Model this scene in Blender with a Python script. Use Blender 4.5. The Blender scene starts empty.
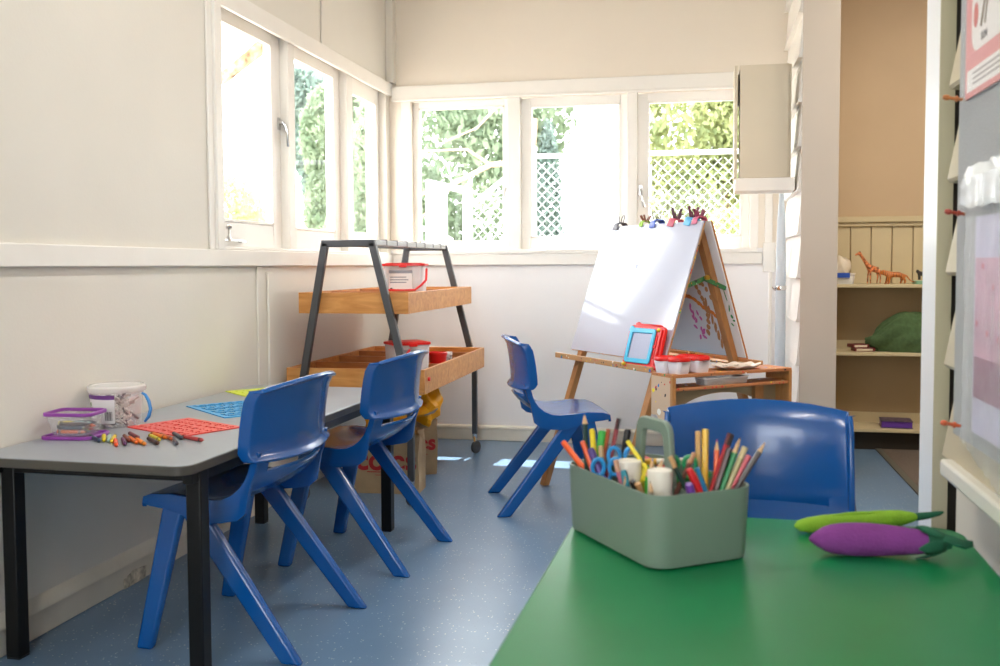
import bpy, bmesh, math, random
from math import sin, cos, pi, radians
from mathutils import Vector, Matrix, Euler
random.seed(7)
C = bpy.context.scene.collection

# ------------------------------------------------------------------ colour / materials
def lin(h):
    h = h.lstrip('#')
    v = [int(h[i:i+2], 16)/255 for i in (0, 2, 4)]
    return tuple((c/12.92 if c <= .04045 else ((c+.055)/1.055)**2.4) for c in v) + (1,)

MC = {}
def mat(name, col, rough=.5, spec=.5, metal=0, alpha=1, noise=0, nscale=8, bump=0, bscale=60, coat=0, sub=0, trans=0):
    if name in MC: return MC[name]
    m = bpy.data.materials.new(name); m.use_nodes = True
    nt = m.node_tree; b = nt.nodes['Principled BSDF']
    c = lin(col)
    b.inputs['Base Color'].default_value = c
    b.inputs['Roughness'].default_value = rough
    b.inputs['Metallic'].default_value = metal
    b.inputs['Specular IOR Level'].default_value = spec
    b.inputs['Alpha'].default_value = alpha
    b.inputs['Coat Weight'].default_value = coat
    b.inputs['Coat Roughness'].default_value = .06
    if sub:
        b.inputs['Subsurface Weight'].default_value = sub
        b.inputs['Subsurface Scale'].default_value = .01
    if trans: b.inputs['Transmission Weight'].default_value = trans
    tc = nt.nodes.new('ShaderNodeTexCoord')
    if noise:
        n = nt.nodes.new('ShaderNodeTexNoise'); n.inputs['Scale'].default_value = nscale; n.inputs['Detail'].default_value = 5
        nt.links.new(tc.outputs['Object'], n.inputs['Vector'])
        r = nt.nodes.new('ShaderNodeValToRGB')
        r.color_ramp.elements[0].position = .3; r.color_ramp.elements[1].position = .7
        r.color_ramp.elements[0].color = tuple(max(0, x*(1-noise)) for x in c[:3])+(1,)
        r.color_ramp.elements[1].color = tuple(min(1, x*(1+noise*.6)) for x in c[:3])+(1,)
        nt.links.new(n.outputs['Fac'], r.inputs['Fac']); nt.links.new(r.outputs['Color'], b.inputs['Base Color'])
    if bump:
        n = nt.nodes.new('ShaderNodeTexNoise'); n.inputs['Scale'].default_value = bscale; n.inputs['Detail'].default_value = 4
        nt.links.new(tc.outputs['Object'], n.inputs['Vector'])
        bp = nt.nodes.new('ShaderNodeBump'); bp.inputs['Strength'].default_value = bump; bp.inputs['Distance'].default_value = .01
        nt.links.new(n.outputs['Fac'], bp.inputs['Height']); nt.links.new(bp.outputs['Normal'], b.inputs['Normal'])
    MC[name] = m
    return m

def floor_mat():
    m = mat('speckled_vinyl', '#6c8197', rough=.30, spec=.55)
    nt = m.node_tree; b = nt.nodes['Principled BSDF']; tc = nt.nodes['Texture Coordinate']
    n = nt.nodes.new('ShaderNodeTexNoise'); n.inputs['Scale'].default_value = 3; n.inputs['Detail'].default_value = 8
    nt.links.new(tc.outputs['Object'], n.inputs['Vector'])
    r = nt.nodes.new('ShaderNodeValToRGB'); r.color_ramp.elements[0].color = lin('#55708d'); r.color_ramp.elements[1].color = lin('#6a87a5')
    nt.links.new(n.outputs['Fac'], r.inputs['Fac'])
    prev = r.outputs['Color']
    for sc, th, col in ((58, .145, '#b4c0c9'), (50, .12, '#cfcfc0'), (85, .14, '#4f6680')):
        v = nt.nodes.new('ShaderNodeTexVoronoi'); v.inputs['Scale'].default_value = sc
        nt.links.new(tc.outputs['Object'], v.inputs['Vector'])
        lt = nt.nodes.new('ShaderNodeMath'); lt.operation = 'LESS_THAN'; lt.inputs[1].default_value = th
        nt.links.new(v.outputs['Distance'], lt.inputs[0])
        sep = nt.nodes.new('ShaderNodeSeparateColor'); nt.links.new(v.outputs['Color'], sep.inputs['Color'])
        l2 = nt.nodes.new('ShaderNodeMath'); l2.operation = 'LESS_THAN'; l2.inputs[1].default_value = .45
        nt.links.new(sep.outputs[0], l2.inputs[0])
        mu = nt.nodes.new('ShaderNodeMath'); mu.operation = 'MULTIPLY'
        nt.links.new(lt.outputs[0], mu.inputs[0]); nt.links.new(l2.outputs[0], mu.inputs[1])
        mx = nt.nodes.new('ShaderNodeMix'); mx.data_type = 'RGBA'
        nt.links.new(mu.outputs[0], mx.inputs['Factor']); nt.links.new(prev, mx.inputs['A']); mx.inputs['B'].default_value = lin(col)
        prev = mx.outputs['Result']
    nt.links.new(prev, b.inputs['Base Color'])
    return m

def wood_mat(name, c1, c2, scale=(2, 14, 14), rough=.45, coat=.15):
    if name in MC: return MC[name]
    m = mat(name, c1, rough=rough, coat=coat)
    nt = m.node_tree; b = nt.nodes['Principled BSDF']; tc = nt.nodes['Texture Coordinate']
    mp = nt.nodes.new('ShaderNodeMapping'); mp.inputs['Scale'].default_value = scale
    nt.links.new(tc.outputs['Object'], mp.inputs['Vector'])
    n = nt.nodes.new('ShaderNodeTexNoise'); n.inputs['Scale'].default_value = 3; n.inputs['Detail'].default_value = 8; n.inputs['Distortion'].default_value = 1.2
    nt.links.new(mp.outputs['Vector'], n.inputs['Vector'])
    r = nt.nodes.new('ShaderNodeValToRGB'); r.color_ramp.elements[0].position = .3; r.color_ramp.elements[1].position = .7
    r.color_ramp.elements[0].color = lin(c2); r.color_ramp.elements[1].color = lin(c1)
    nt.links.new(n.outputs['Fac'], r.inputs['Fac']); nt.links.new(r.outputs['Color'], b.inputs['Base Color'])
    return m

def splatter_mat(name, basecol, density=.5, scale=40, rough=.6):
    """a painted board: small dots and smears of dried paint on a base colour"""
    if name in MC: return MC[name]
    m = mat(name, basecol, rough=rough)
    nt = m.node_tree; b = nt.nodes['Principled BSDF']; tc = nt.nodes['Texture Coordinate']
    prev = None
    cols = ['#1c6fb8', '#1c8a4c', '#e8d21c', '#c9222c', '#1d1d22', '#d97a1c', '#f4f2ea']
    for i, (sc, th) in enumerate(((scale, .22), (scale*.45, .2))):
        nz = nt.nodes.new('ShaderNodeTexNoise'); nz.inputs['Scale'].default_value = sc*1.2
        nt.links.new(tc.outputs['Object'], nz.inputs['Vector'])
        ad = nt.nodes.new('ShaderNodeVectorMath'); ad.operation = 'MULTIPLY_ADD'
        ad.inputs[1].default_value = (.02, .02, .02)
        nt.links.new(nz.outputs['Color'], ad.inputs[0]); nt.links.new(tc.outputs['Object'], ad.inputs[2])
        v = nt.nodes.new('ShaderNodeTexVoronoi'); v.inputs['Scale'].default_value = sc
        nt.links.new(ad.outputs[0], v.inputs['Vector'])
        sep = nt.nodes.new('ShaderNodeSeparateColor'); nt.links.new(v.outputs['Color'], sep.inputs['Color'])
        r = nt.nodes.new('ShaderNodeValToRGB'); r.color_ramp.interpolation = 'CONSTANT'
        while len(r.color_ramp.elements) < len(cols): r.color_ramp.elements.new(.5)
        for k, cc in enumerate(cols):
            r.color_ramp.elements[k].position = k/len(cols); r.color_ramp.elements[k].color = lin(cc)
        nt.links.new(sep.outputs[0], r.inputs['Fac'])
        lt = nt.nodes.new('ShaderNodeMath'); lt.operation = 'LESS_THAN'; lt.inputs[1].default_value = th
        nt.links.new(v.outputs['Distance'], lt.inputs[0])
        l2 = nt.nodes.new('ShaderNodeMath'); l2.operation = 'LESS_THAN'; l2.inputs[1].default_value = density
        nt.links.new(sep.outputs[1], l2.inputs[0])
        mu = nt.nodes.new('ShaderNodeMath'); mu.operation = 'MULTIPLY'
        nt.links.new(lt.outputs[0], mu.inputs[0]); nt.links.new(l2.outputs[0], mu.inputs[1])
        mx = nt.nodes.new('ShaderNodeMix'); mx.data_type = 'RGBA'
        nt.links.new(mu.outputs[0], mx.inputs['Factor'])
        if prev is None: mx.inputs['A'].default_value = lin(basecol)
        else: nt.links.new(prev, mx.inputs['A'])
        nt.links.new(r.outputs['Color'], mx.inputs['B'])
        prev = mx.outputs['Result']
    nt.links.new(prev, b.inputs['Base Color'])
    return m

def glass_mat():
    if 'pane' in MC: return MC['pane']
    m = bpy.data.materials.new('window_pane_glass'); m.use_nodes = True; nt = m.node_tree; nt.nodes.clear()
    o = nt.nodes.new('ShaderNodeOutputMaterial'); mx = nt.nodes.new('ShaderNodeMixShader')
    t = nt.nodes.new('ShaderNodeBsdfTransparent'); t.inputs[0].default_value = (.97, .985, .98, 1)
    g = nt.nodes.new('ShaderNodeBsdfGlossy'); g.inputs['Roughness'].default_value = .02
    f = nt.nodes.new('ShaderNodeFresnel'); f.inputs[0].default_value = 1.3
    ge = nt.nodes.new('ShaderNodeNewGeometry'); su = nt.nodes.new('ShaderNodeMath'); su.operation = 'SUBTRACT'; su.inputs[0].default_value = 1
    nt.links.new(ge.outputs['Backfacing'], su.inputs[1]); mu = nt.nodes.new('ShaderNodeMath'); mu.operation = 'MULTIPLY'; nt.links.new(f.outputs[0], mu.inputs[0]); nt.links.new(su.outputs[0], mu.inputs[1])
    nt.links.new(mu.outputs[0], mx.inputs[0]); nt.links.new(t.outputs[0], mx.inputs[1]); nt.links.new(g.outputs[0], mx.inputs[2])
    nt.links.new(mx.outputs[0], o.inputs[0]); MC['pane'] = m; return m

def clear_mat(name, tint='#ffffff', opac=.25, rough=.15):
    if name in MC: return MC[name]
    m = bpy.data.materials.new(name); m.use_nodes = True; nt = m.node_tree; nt.nodes.clear()
    o = nt.nodes.new('ShaderNodeOutputMaterial')
    t = nt.nodes.new('ShaderNodeBsdfTransparent'); t.inputs[0].default_value = (.97, .97, .98, 1)
    p = nt.nodes.new('ShaderNodeBsdfPrincipled'); p.inputs['Base Color'].default_value = lin(tint); p.inputs['Roughness'].default_value = rough
    mx = nt.nodes.new('ShaderNodeMixShader'); mx.inputs[0].default_value = opac
    nt.links.new(t.outputs[0], mx.inputs[1]); nt.links.new(p.outputs[0], mx.inputs[2]); nt.links.new(mx.outputs[0], o.inputs[0])
    MC[name] = m; return m

def emit_mat(name, col, s):
    m = bpy.data.materials.new(name); m.use_nodes = True; nt = m.node_tree
    b = nt.nodes['Principled BSDF']; b.inputs['Emission Color'].default_value = lin(col); b.inputs['Emission Strength'].default_value = s
    b.inputs['Base Color'].default_value = lin('#ffffff'); return m

def leaf_mat(name, c1, c2):
    m = bpy.data.materials.new(name); m.use_nodes = True; nt = m.node_tree; nt.nodes.clear()
    o = nt.nodes.new('ShaderNodeOutputMaterial')
    tc = nt.nodes.new('ShaderNodeTexCoord'); n = nt.nodes.new('ShaderNodeTexNoise'); n.inputs['Scale'].default_value = 2.5; n.inputs['Detail'].default_value = 6
    nt.links.new(tc.outputs['Object'], n.inputs['Vector'])
    r = nt.nodes.new('ShaderNodeValToRGB'); r.color_ramp.elements[0].position = .35; r.color_ramp.elements[1].position = .65
    r.color_ramp.elements[0].color = lin(c1); r.color_ramp.elements[1].color = lin(c2)
    nt.links.new(n.outputs['Fac'], r.inputs['Fac'])
    d = nt.nodes.new('ShaderNodeBsdfDiffuse'); t = nt.nodes.new('ShaderNodeBsdfTranslucent')
    nt.links.new(r.outputs['Color'], d.inputs[0]); t.inputs[0].default_value = lin(c2)
    mx = nt.nodes.new('ShaderNodeMixShader'); mx.inputs[0].default_value = .5
    nt.links.new(d.outputs[0], mx.inputs[1]); nt.links.new(t.outputs[0], mx.inputs[2]); nt.links.new(mx.outputs[0], o.inputs[0])
    return m

# ------------------------------------------------------------------ mesh builder
class MB:
    def __init__(s): s.v = []; s.f = []; s.m = []; s.cur = 0
    def add(s, vs, fs, M=None):
        n = len(s.v)
        s.v += [tuple(M @ Vector(p)) if M is not None else tuple(p) for p in vs]
        s.f += [tuple(i+n for i in f) for f in fs]; s.m += [s.cur]*len(fs)
        return s
    def box(s, a, b, M=None):
        x0, y0, z0 = a; x1, y1, z1 = b
        return s.add([(x0,y0,z0),(x1,y0,z0),(x1,y1,z0),(x0,y1,z0),(x0,y0,z1),(x1,y0,z1),(x1,y1,z1),(x0,y1,z1)],
              [(0,3,2,1),(4,5,6,7),(0,1,5,4),(1,2,6,5),(2,3,7,6),(3,0,4,7)], M)
    def beam(s, p, q, w, h, up=(0,0,1)):
        """rectangular bar from p to q: w across, h along up"""
        p = Vector(p); q = Vector(q); d = (q-p).normalized(); u = Vector(up)
        a = d.cross(u)
        if a.length < 1e-5: a = d.cross(Vector((1,0,0)))
        a.normalize(); u = a.cross(d).normalized()
        vs = []
        for c in (p, q):
            for sx, sy in ((-1,-1),(1,-1),(1,1),(-1,1)): vs.append(c + a*sx*w/2 + u*sy*h/2)
        return s.add(vs, [(0,1,2,3),(7,6,5,4),(0,4,5,1),(1,5,6,2),(2,6,7,3),(3,7,4,0)])
    def tube(s, pts, r, n=8, cap=True, closed=False):
        pts = [Vector(p) for p in pts]; k = len(pts)
        rs = r if isinstance(r, (list, tuple)) else [r]*k
        vs = []; fs = []; prev = None
        for i, p in enumerate(pts):
            if closed: d = pts[(i+1) % k]-pts[i-1]
            else: d = pts[min(i+1, k-1)]-pts[max(i-1, 0)]
            d.normalize()
            if prev is None:
                a = d.orthogonal().normalized()
            else:
                a = prev - d*prev.dot(d)
                a = a.normalized() if a.length > 1e-6 else d.orthogonal().normalized()
            prev = a; b = d.cross(a)
            for j in range(n):
                t = 2*pi*j/n; vs.append(p + (a*cos(t)+b*sin(t))*rs[i])
        for i in range(k if closed else k-1):
            i2 = (i+1) % k
            for j in range(n):
                j2 = (j+1) % n; fs.append((i*n+j, i*n+j2, i2*n+j2, i2*n+j))
        if cap and not closed:
            fs.append(tuple(range(n))[::-1]); fs.append(tuple((k-1)*n+j for j in range(n)))
        return s.add(vs, fs)
    def lathe(s, prof, n=24, M=None, sx=1, sy=1):
        vs = []; fs = []; k = len(prof)
        for (r, z) in prof:
            for j in range(n):
                t = 2*pi*j/n; vs.append((r*cos(t)*sx, r*sin(t)*sy, z))
        for i in range(k-1):
            for j in range(n):
                j2 = (j+1) % n; fs.append((i*n+j, i*n+j2, (i+1)*n+j2, (i+1)*n+j))
        if prof[0][0] > 1e-6: fs.append(tuple(range(n))[::-1])
        if prof[-1][0] > 1e-6: fs.append(tuple((k-1)*n+j for j in range(n)))
        return s.add(vs, fs, M)
    def prism(s, poly, z0, z1, M=None):
        n = len(poly)
        vs = [(x, y, z0) for x, y in poly]+[(x, y, z1) for x, y in poly]
        fs = [tuple(range(n))[::-1], tuple(range(n, 2*n))]+[(i, (i+1) % n, n+(i+1) % n, n+i) for i in range(n)]
        return s.add(vs, fs, M)
    def ring(s, outer, inner, z0, z1, M=None):
        n = len(outer)
        vs = [(x,y,z0) for x,y in outer]+[(x,y,z1) for x,y in outer]+[(x,y,z0) for x,y in inner]+[(x,y,z1) for x,y in inner]
        fs = []
        for i in range(n):
            j = (i+1) % n
            fs += [(i,j,n+j,n+i), (2*n+j,2*n+i,3*n+i,3*n+j), (n+i,n+j,3*n+j,3*n+i), (j,i,2*n+i,2*n+j)]
        return s.add(vs, fs, M)
    def grid(s, rows, skip=None, closed=False):
        nr = len(rows); nc = len(rows[0]); vs = [p for r in rows for p in r]; fs = []
        for i in range(nr-1):
            for j in range(nc if closed else nc-1):
                if skip and skip(i, j): continue
                j2 = (j+1) % nc
                fs.append((i*nc+j, i*nc+j2, (i+1)*nc+j2, (i+1)*nc+j))
        return s.add(vs, fs)
    def build(s, name, m, parent=None, bevel=0, smooth=40, solid=0, sub=0, recalc=True, offset=0, segs=2, loc=None):
        me = bpy.data.meshes.new(name); me.from_pydata(s.v, [], s.f)
        ms = m if isinstance(m, (list, tuple)) else [m]
        for x in ms: me.materials.append(x)
        if len(ms) > 1:
            for p, i in zip(me.polygons, s.m): p.material_index = i
        if recalc or bevel:
            bm = bmesh.new(); bm.from_mesh(me)
            bmesh.ops.remove_doubles(bm, verts=bm.verts, dist=1e-6)
            bmesh.ops.recalc_face_normals(bm, faces=bm.faces); bm.to_mesh(me); bm.free()
        o = bpy.data.objects.new(name, me); C.objects.link(o)
        if parent is not None: o.parent = parent
        if loc: o.location = loc
        if solid:
            d = o.modifiers.new('solid', 'SOLIDIFY'); d.thickness = solid; d.offset = offset
        if sub:
            d = o.modifiers.new('sub', 'SUBSURF'); d.levels = sub; d.render_levels = sub
        if bevel:
            d = o.modifiers.new('bevel', 'BEVEL'); d.width = bevel; d.segments = segs; d.limit_method = 'ANGLE'; d.angle_limit = radians(35)
        if smooth:
            for p in me.polygons: p.use_smooth = True
            me.set_sharp_from_angle(angle=radians(smooth))
        return o

def rrect(x0, y0, x1, y1, r, n=5):
    out = []
    for cx, cy, a in ((x1-r, y1-r, 0), (x0+r, y1-r, 90), (x0+r, y0+r, 180), (x1-r, y0+r, 270)):
        for i in range(n+1):
            t = radians(a+90*i/n); out.append((cx+r*cos(t), cy+r*sin(t)))
    return out

def thing(name, label, cat, loc=(0,0,0), rz=0, group=None, rot=None):
    o = bpy.data.objects.new(name, None); o.empty_display_size = .05; C.objects.link(o)
    o.location = loc; o.rotation_euler = rot if rot else (0, 0, rz)
    o['label'] = label; o['category'] = cat
    if group: o['group'] = group
    return o
def tag(o, label, cat, group=None, kind=None):
    o['label'] = label; o['category'] = cat
    if group: o['group'] = group
    if kind: o['kind'] = kind
    return o
def struct(o, label=None, cat=None):
    o['kind'] = 'structure'
    if label: o['label'] = label
    if cat: o['category'] = cat
    return o
def copy_tree(o, parent=None):
    c = o.copy(); C.objects.link(c)
    if parent is not None: c.parent = parent
    for ch in list(o.children): copy_tree(ch, c)
    return c
def text(name, body, size, m, parent, loc, rot, ext=.0004, bold=0, align='CENTER'):
    cu = bpy.data.curves.new(name, 'FONT'); cu.body = body; cu.size = size; cu.extrude = ext; cu.offset = bold
    cu.align_x = align; cu.align_y = 'CENTER'; cu.materials.append(m)
    o = bpy.data.objects.new(name, cu); C.objects.link(o); bpy.context.view_layer.update()
    me = bpy.data.meshes.new_from_object(o.evaluated_get(bpy.context.evaluated_depsgraph_get())); bpy.data.objects.remove(o)
    o = bpy.data.objects.new(name, me); C.objects.link(o); o.parent = parent; o.location = loc; o.rotation_euler = rot
    return o
def skin(name, verts, edges, radii, m, parent=None, sub=2):
    me = bpy.data.meshes.new(name); bm = bmesh.new(); lay = bm.verts.layers.skin.verify()
    bv = [bm.verts.new(v) for v in verts]
    for i, (v, r) in enumerate(zip(bv, radii)): v[lay].radius = (r, r); v[lay].use_root = (i == 0)
    for e in edges: bm.edges.new((bv[e[0]], bv[e[1]]))
    bm.to_mesh(me); bm.free(); me.materials.append(m)
    o = bpy.data.objects.new(name, me); C.objects.link(o)
    if parent is not None: o.parent = parent
    k = o.modifiers.new('skin', 'SKIN'); k.use_smooth_shade = True
    d = o.modifiers.new('sub', 'SUBSURF'); d.levels = sub; d.render_levels = sub
    return o

# ------------------------------------------------------------------ palette
PAINT = mat('cream_paint', '#dcd8cf', rough=.55, noise=.03, nscale=2, bump=.05, bscale=90)
WHITE = mat('white_trim_paint', '#ebe8e2', rough=.42, noise=.03, nscale=5, bump=.03)
SASH = mat('window_sash_paint', '#f1eee9', rough=.4)
BACKP = mat('back_wall_paint', '#e6ddd0', rough=.55, noise=.02, nscale=2, bump=.04, bscale=90)
TAN = mat('tan_wall_paint', '#bda688', rough=.6, noise=.04, nscale=3)
SHELFC = mat('beige_shelf_paint', '#c6b997', rough=.5, noise=.05, nscale=6)
PLY = mat('ply_panel', '#a58f6b', rough=.6, noise=.06, nscale=4)
BEIGE = mat('beige_cabinet_paint', '#cfc5b0', rough=.5, noise=.03, nscale=3)
BLUE = mat('blue_plastic', '#055098', rough=.22, spec=.5, coat=.2, bump=.015, bscale=500)
METAL = mat('chrome', '#c8c8c8', rough=.2, metal=1)
DGREY = mat('dark_grey_metal', '#4a4b4f', rough=.38, spec=.5, metal=.3)
BLACK = mat('black_metal', '#0c0d0e', rough=.4, spec=.3)
RED = mat('red_plastic', '#d81f1c', rough=.3)
BLACKP = mat('black_plastic', '#18181a', rough=.4)
WHITEP = mat('white_plastic', '#ece9e4', rough=.35)
PAPER = mat('white_paper', '#ecebe8', rough=.7)
CLEAR = clear_mat('clear_plastic', '#f0f2f4', .13, .12)
FROST = clear_mat('frosted_plastic', '#f2f2f4', .42, .3)
GLASS = glass_mat()
def col(h, rough=.4): return mat('colour_'+h.strip('#'), h, rough=rough)

XL, YB, XR = -2.03, 6.20, .60
XB = .51   # right end of the back wall
YF, ZC = -2.6, 3.15
# ================================================================== SETTING
mb = MB(); mb.box((XL-.2, YF-.2, -.12), (3.1, 7.0, 0)); struct(mb.build('floor', floor_mat(), smooth=0))
mb = MB(); mb.box((XL-.2, YF-.2, ZC), (3.1, 6.8, ZC+.1)); struct(mb.build('ceiling', mat('ceiling_paint', '#eceae4', rough=.6), smooth=0))

T = .14
# left wall with three windows in view and one beyond the frame
mb = MB()
def lwall(y0, y1, z0, z1): mb.box((XL-T, y0, z0), (XL, y1, z1))
lwall(YF, 3.86, 0, ZC)
lwall(3.86, 6.2, 0, 1.22); lwall(3.86, 6.2, 2.29, ZC); lwall(6.12, 6.34, 1.22, 2.29); lwall(6.2, 6.34, 0, 1.22); lwall(6.2, 6.34, 2.29, ZC)
struct(mb.build('wall_left', PAINT, smooth=0))
mb = MB()
def bwall(x0, x1, z0, z1): mb.box((x0, YB, z0), (x1, YB+T, z1))
bwall(XL, XB, 2.235, ZC); bwall(XL, -1.885, 1.25, 2.235); bwall(.285, XB, 1.25, 2.235); mb.cur = 1; bwall(XL, XB, 0, 1.25)
struct(mb.build('wall_back', [BACKP, mat('lower_wall_white', '#f0eff0', rough=.5, noise=.015, nscale=3, bump=.03, bscale=90)], smooth=0, recalc=False))
# divider wall at right of the back wall, weatherboarded on the room side, with a flat end
mb = MB(); mb.box((.505, 5.2, 0), (.668, 6.70, ZC)); struct(mb.build('wall_divider', PAINT, bevel=.003, smooth=0))
mb = MB(); mb.box((.492, 5.185, 0), (.672, 5.2, ZC)); struct(mb.build('trim_7', mat('divider_end_paint', '#beb5aa', rough=.5, noise=.03, nscale=3), bevel=.002, smooth=0))
mb = MB()
z = -.05
while z < 3.0:
    z1 = z+.225
    mb.prism([(.505, max(z, 0)), (.470, max(z, 0)), (.478, max(z, 0)+.018), (.497, z1), (.505, z1)], 0, .93,
             Matrix(((1,0,0,0),(0,0,1,5.205),(0,1,0,0),(0,0,0,1))))
    z = z1
struct(mb.build('trim_8', WHITE, smooth=30))
# near right wall, with lapped boards
mb = MB(); mb.box((XR, YF, 0), (.80, 2.48, ZC)); struct(mb.build('wall_right', mat('right_wall_paint', '#d6cfc0', rough=.55, noise=.03, nscale=3), smooth=0))
mb = MB()
for k in range(11):
    z = .695+.2115*k
    mb.prism([(.60, z), (.553, z+.004), (.548, z+.012), (.550, z+.024), (.585, z+.2115), (.60, z+.2115)], 0, 4.9,
             Matrix(((1,0,0,0),(0,0,1,-2.5),(0,1,0,0),(0,0,0,1))))
struct(mb.build('trim_9', mat('board_paint', '#b3a78a', rough=.5, noise=.04, nscale=5), smooth=30))
mb = MB(); mb.box((.525, -2.5, .675), (.60, 2.32, .712)); struct(mb.build('trim_10', mat('ledge_paint', '#dcd8cc', rough=.45), bevel=.006))
# narrow white post (edge of the sliding door) beyond the near wall
mb = MB(); mb.cur = 0; mb.box((.559, 2.545, 0), (.594, 2.69, 2.6)); mb.cur = 1; mb.box((.559, 2.54, 0), (.594, 2.546, 2.6))
o = struct(mb.build('trim_11', [mat('post_white', '#e6e8ea', rough=.3), mat('post_cream', '#bdb69b', rough=.5)], smooth=0, recalc=False))
mb = MB(); mb.box((.595, 2.60, 0), (.95, 2.69, 2.6)); struct(mb.build('trim_12', mat('dark_door_edge', '#2b2721', rough=.6), smooth=0))  # dark slab paints in the shade of the gap beside the post
mb = MB(); mb.box((.545, 2.53, 2.6), (.95, 2.70, ZC)); struct(mb.build('trim_16', PAINT, smooth=0))
# room behind the opening
mb = MB(); mb.box((.66, 6.56, 0), (3.0, 6.7, ZC)); struct(mb.build('wall_far', TAN, smooth=0))
mb = MB(); mb.box((3.0, 2.3, 0), (3.1, 6.7, ZC)); struct(mb.build('wall_side', TAN, smooth=0))
mb = MB(); mb.box((.80, 2.25, 0), (3.1, 2.42, ZC)); struct(mb.build('wall_near', TAN, smooth=0))
# wall behind the camera; its wide opening is added to let in daylight
mb = MB(); mb.box((XL-T, YF-T, 0), (XR+.14, YF, .9)); mb.box((XL-T, YF-T, 2.3), (XR+.14, YF, ZC)); mb.box((XL-T, YF-T, .9), (-1.7, YF, 2.3)); mb.box((.35, YF-T, .9), (XR+.14, YF, 2.3))
struct(mb.build('wall_front', PAINT, smooth=0))
# carpet strip
mb = MB(); mb.box((1.09, 2.45, 0), (3.0, 6.56, .006))
struct(mb.build('floor_carpet', mat('brown_carpet', '#6b6058', rough=.95, noise=.5, nscale=160, bump=.8, bscale=220), smooth=0))
mb = MB(); mb.box((1.055, 2.45, 0), (1.09, 6.56, .008)); struct(mb.build('trim_13', mat('carpet_edge', '#55544d', rough=.6), smooth=0))

# baseboards, rails and casings
def trimbox(name, boxes, m=WHITE, bev=.004):
    mb = MB()
    for a, b in boxes: mb.box(a, b)
    return struct(mb.build(name, m, bevel=bev))
o = trimbox('baseboard_left', [((XL, YF, 0), (XL+.016, YB, .085))], mat('baseboard_paint', '#d8d4c8', rough=.5, noise=.1, nscale=6))
mb = MB(); mb.prism([(XL, .085), (XL+.026, .085), (XL+.022, .1), (XL, .125)], YF, YB, Matrix(((1,0,0,0),(0,0,1,0),(0,1,0,0),(0,0,0,1))))
mb.build('baseboard_cap', MC['baseboard_paint'], o)
mb = MB(); mb.prism([(0,0),(.13,.002),(.14,.045),(.06,.052),(.0,.036)], 0, .004, Matrix(((0,0,1,XL+.0162),(1,0,0,3.07),(0,1,0,.0),(0,0,0,1))))
mb.build('chipped_patch', mat('bare_plaster', '#cfc9bb', rough=.9, noise=.5, nscale=40), o)
o = trimbox('baseboard_back', [((XL+.016, YB-.016, 0), (.49, YB, .08))], MC['baseboard_paint'])
mb = MB(); mb.prism([(0, .08), (-.022, .08), (-.018, .092), (0, .1)], XL+.016, .49, Matrix(((0,0,1,0),(1,0,0,YB),(0,1,0,0),(0,0,0,1)))); mb.build('baseboard_cap', MC['baseboard_paint'], o)
# rail / sill left
trimbox('trim_1', [((XL, YF, 1.150), (XL+.022, YB, 1.222)), ((XL, 3.86, 1.222), (XL+.012, YB, 1.235))])
# header left
trimbox('trim_2', [((XL, 3.86, 2.262), (XL+.022, YB, 2.345)), ((XL, 3.80, 1.222), (XL+.024, 3.86, ZC)), ((XL, 3.755, 1.222), (XL+.010, 3.80, ZC))])
trimbox('trim_3', [((XL, 5.02, 2.345), (XL+.008, 5.045, ZC)), ((XL, 4.19, .125), (XL+.012, 4.235, 1.15)), ((XL, 4.30, .125), (XL+.014, 4.35, 1.12)),
                   ((XL, 6.13, 2.345), (XL+.05, YB, ZC))], PAINT)
trimbox('trim_4', [((XL+.022, YB-.022, 1.150), (.36, YB, 1.222)), ((XL+.022, YB-.03, 1.222), (.33, YB, 1.250))])
trimbox('trim_5', [((XL+.022, YB-.022, 2.235), (.45, YB, 2.325)), ((XL+.022, YB-.03, 2.225), (.33, YB-.0, 2.240))])
trimbox('trim_6', [((XL, YB-.05, 2.345), (XL+.045, YB, ZC)), ((.375, YB-.014, 1.28), (.42, YB, 2.23)), ((.365, YB-.03, 1.10), (.44, YB, 1.28)), ((.40, YB-.012, .1), (.42, YB, 1.10))], WHITE)

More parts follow.
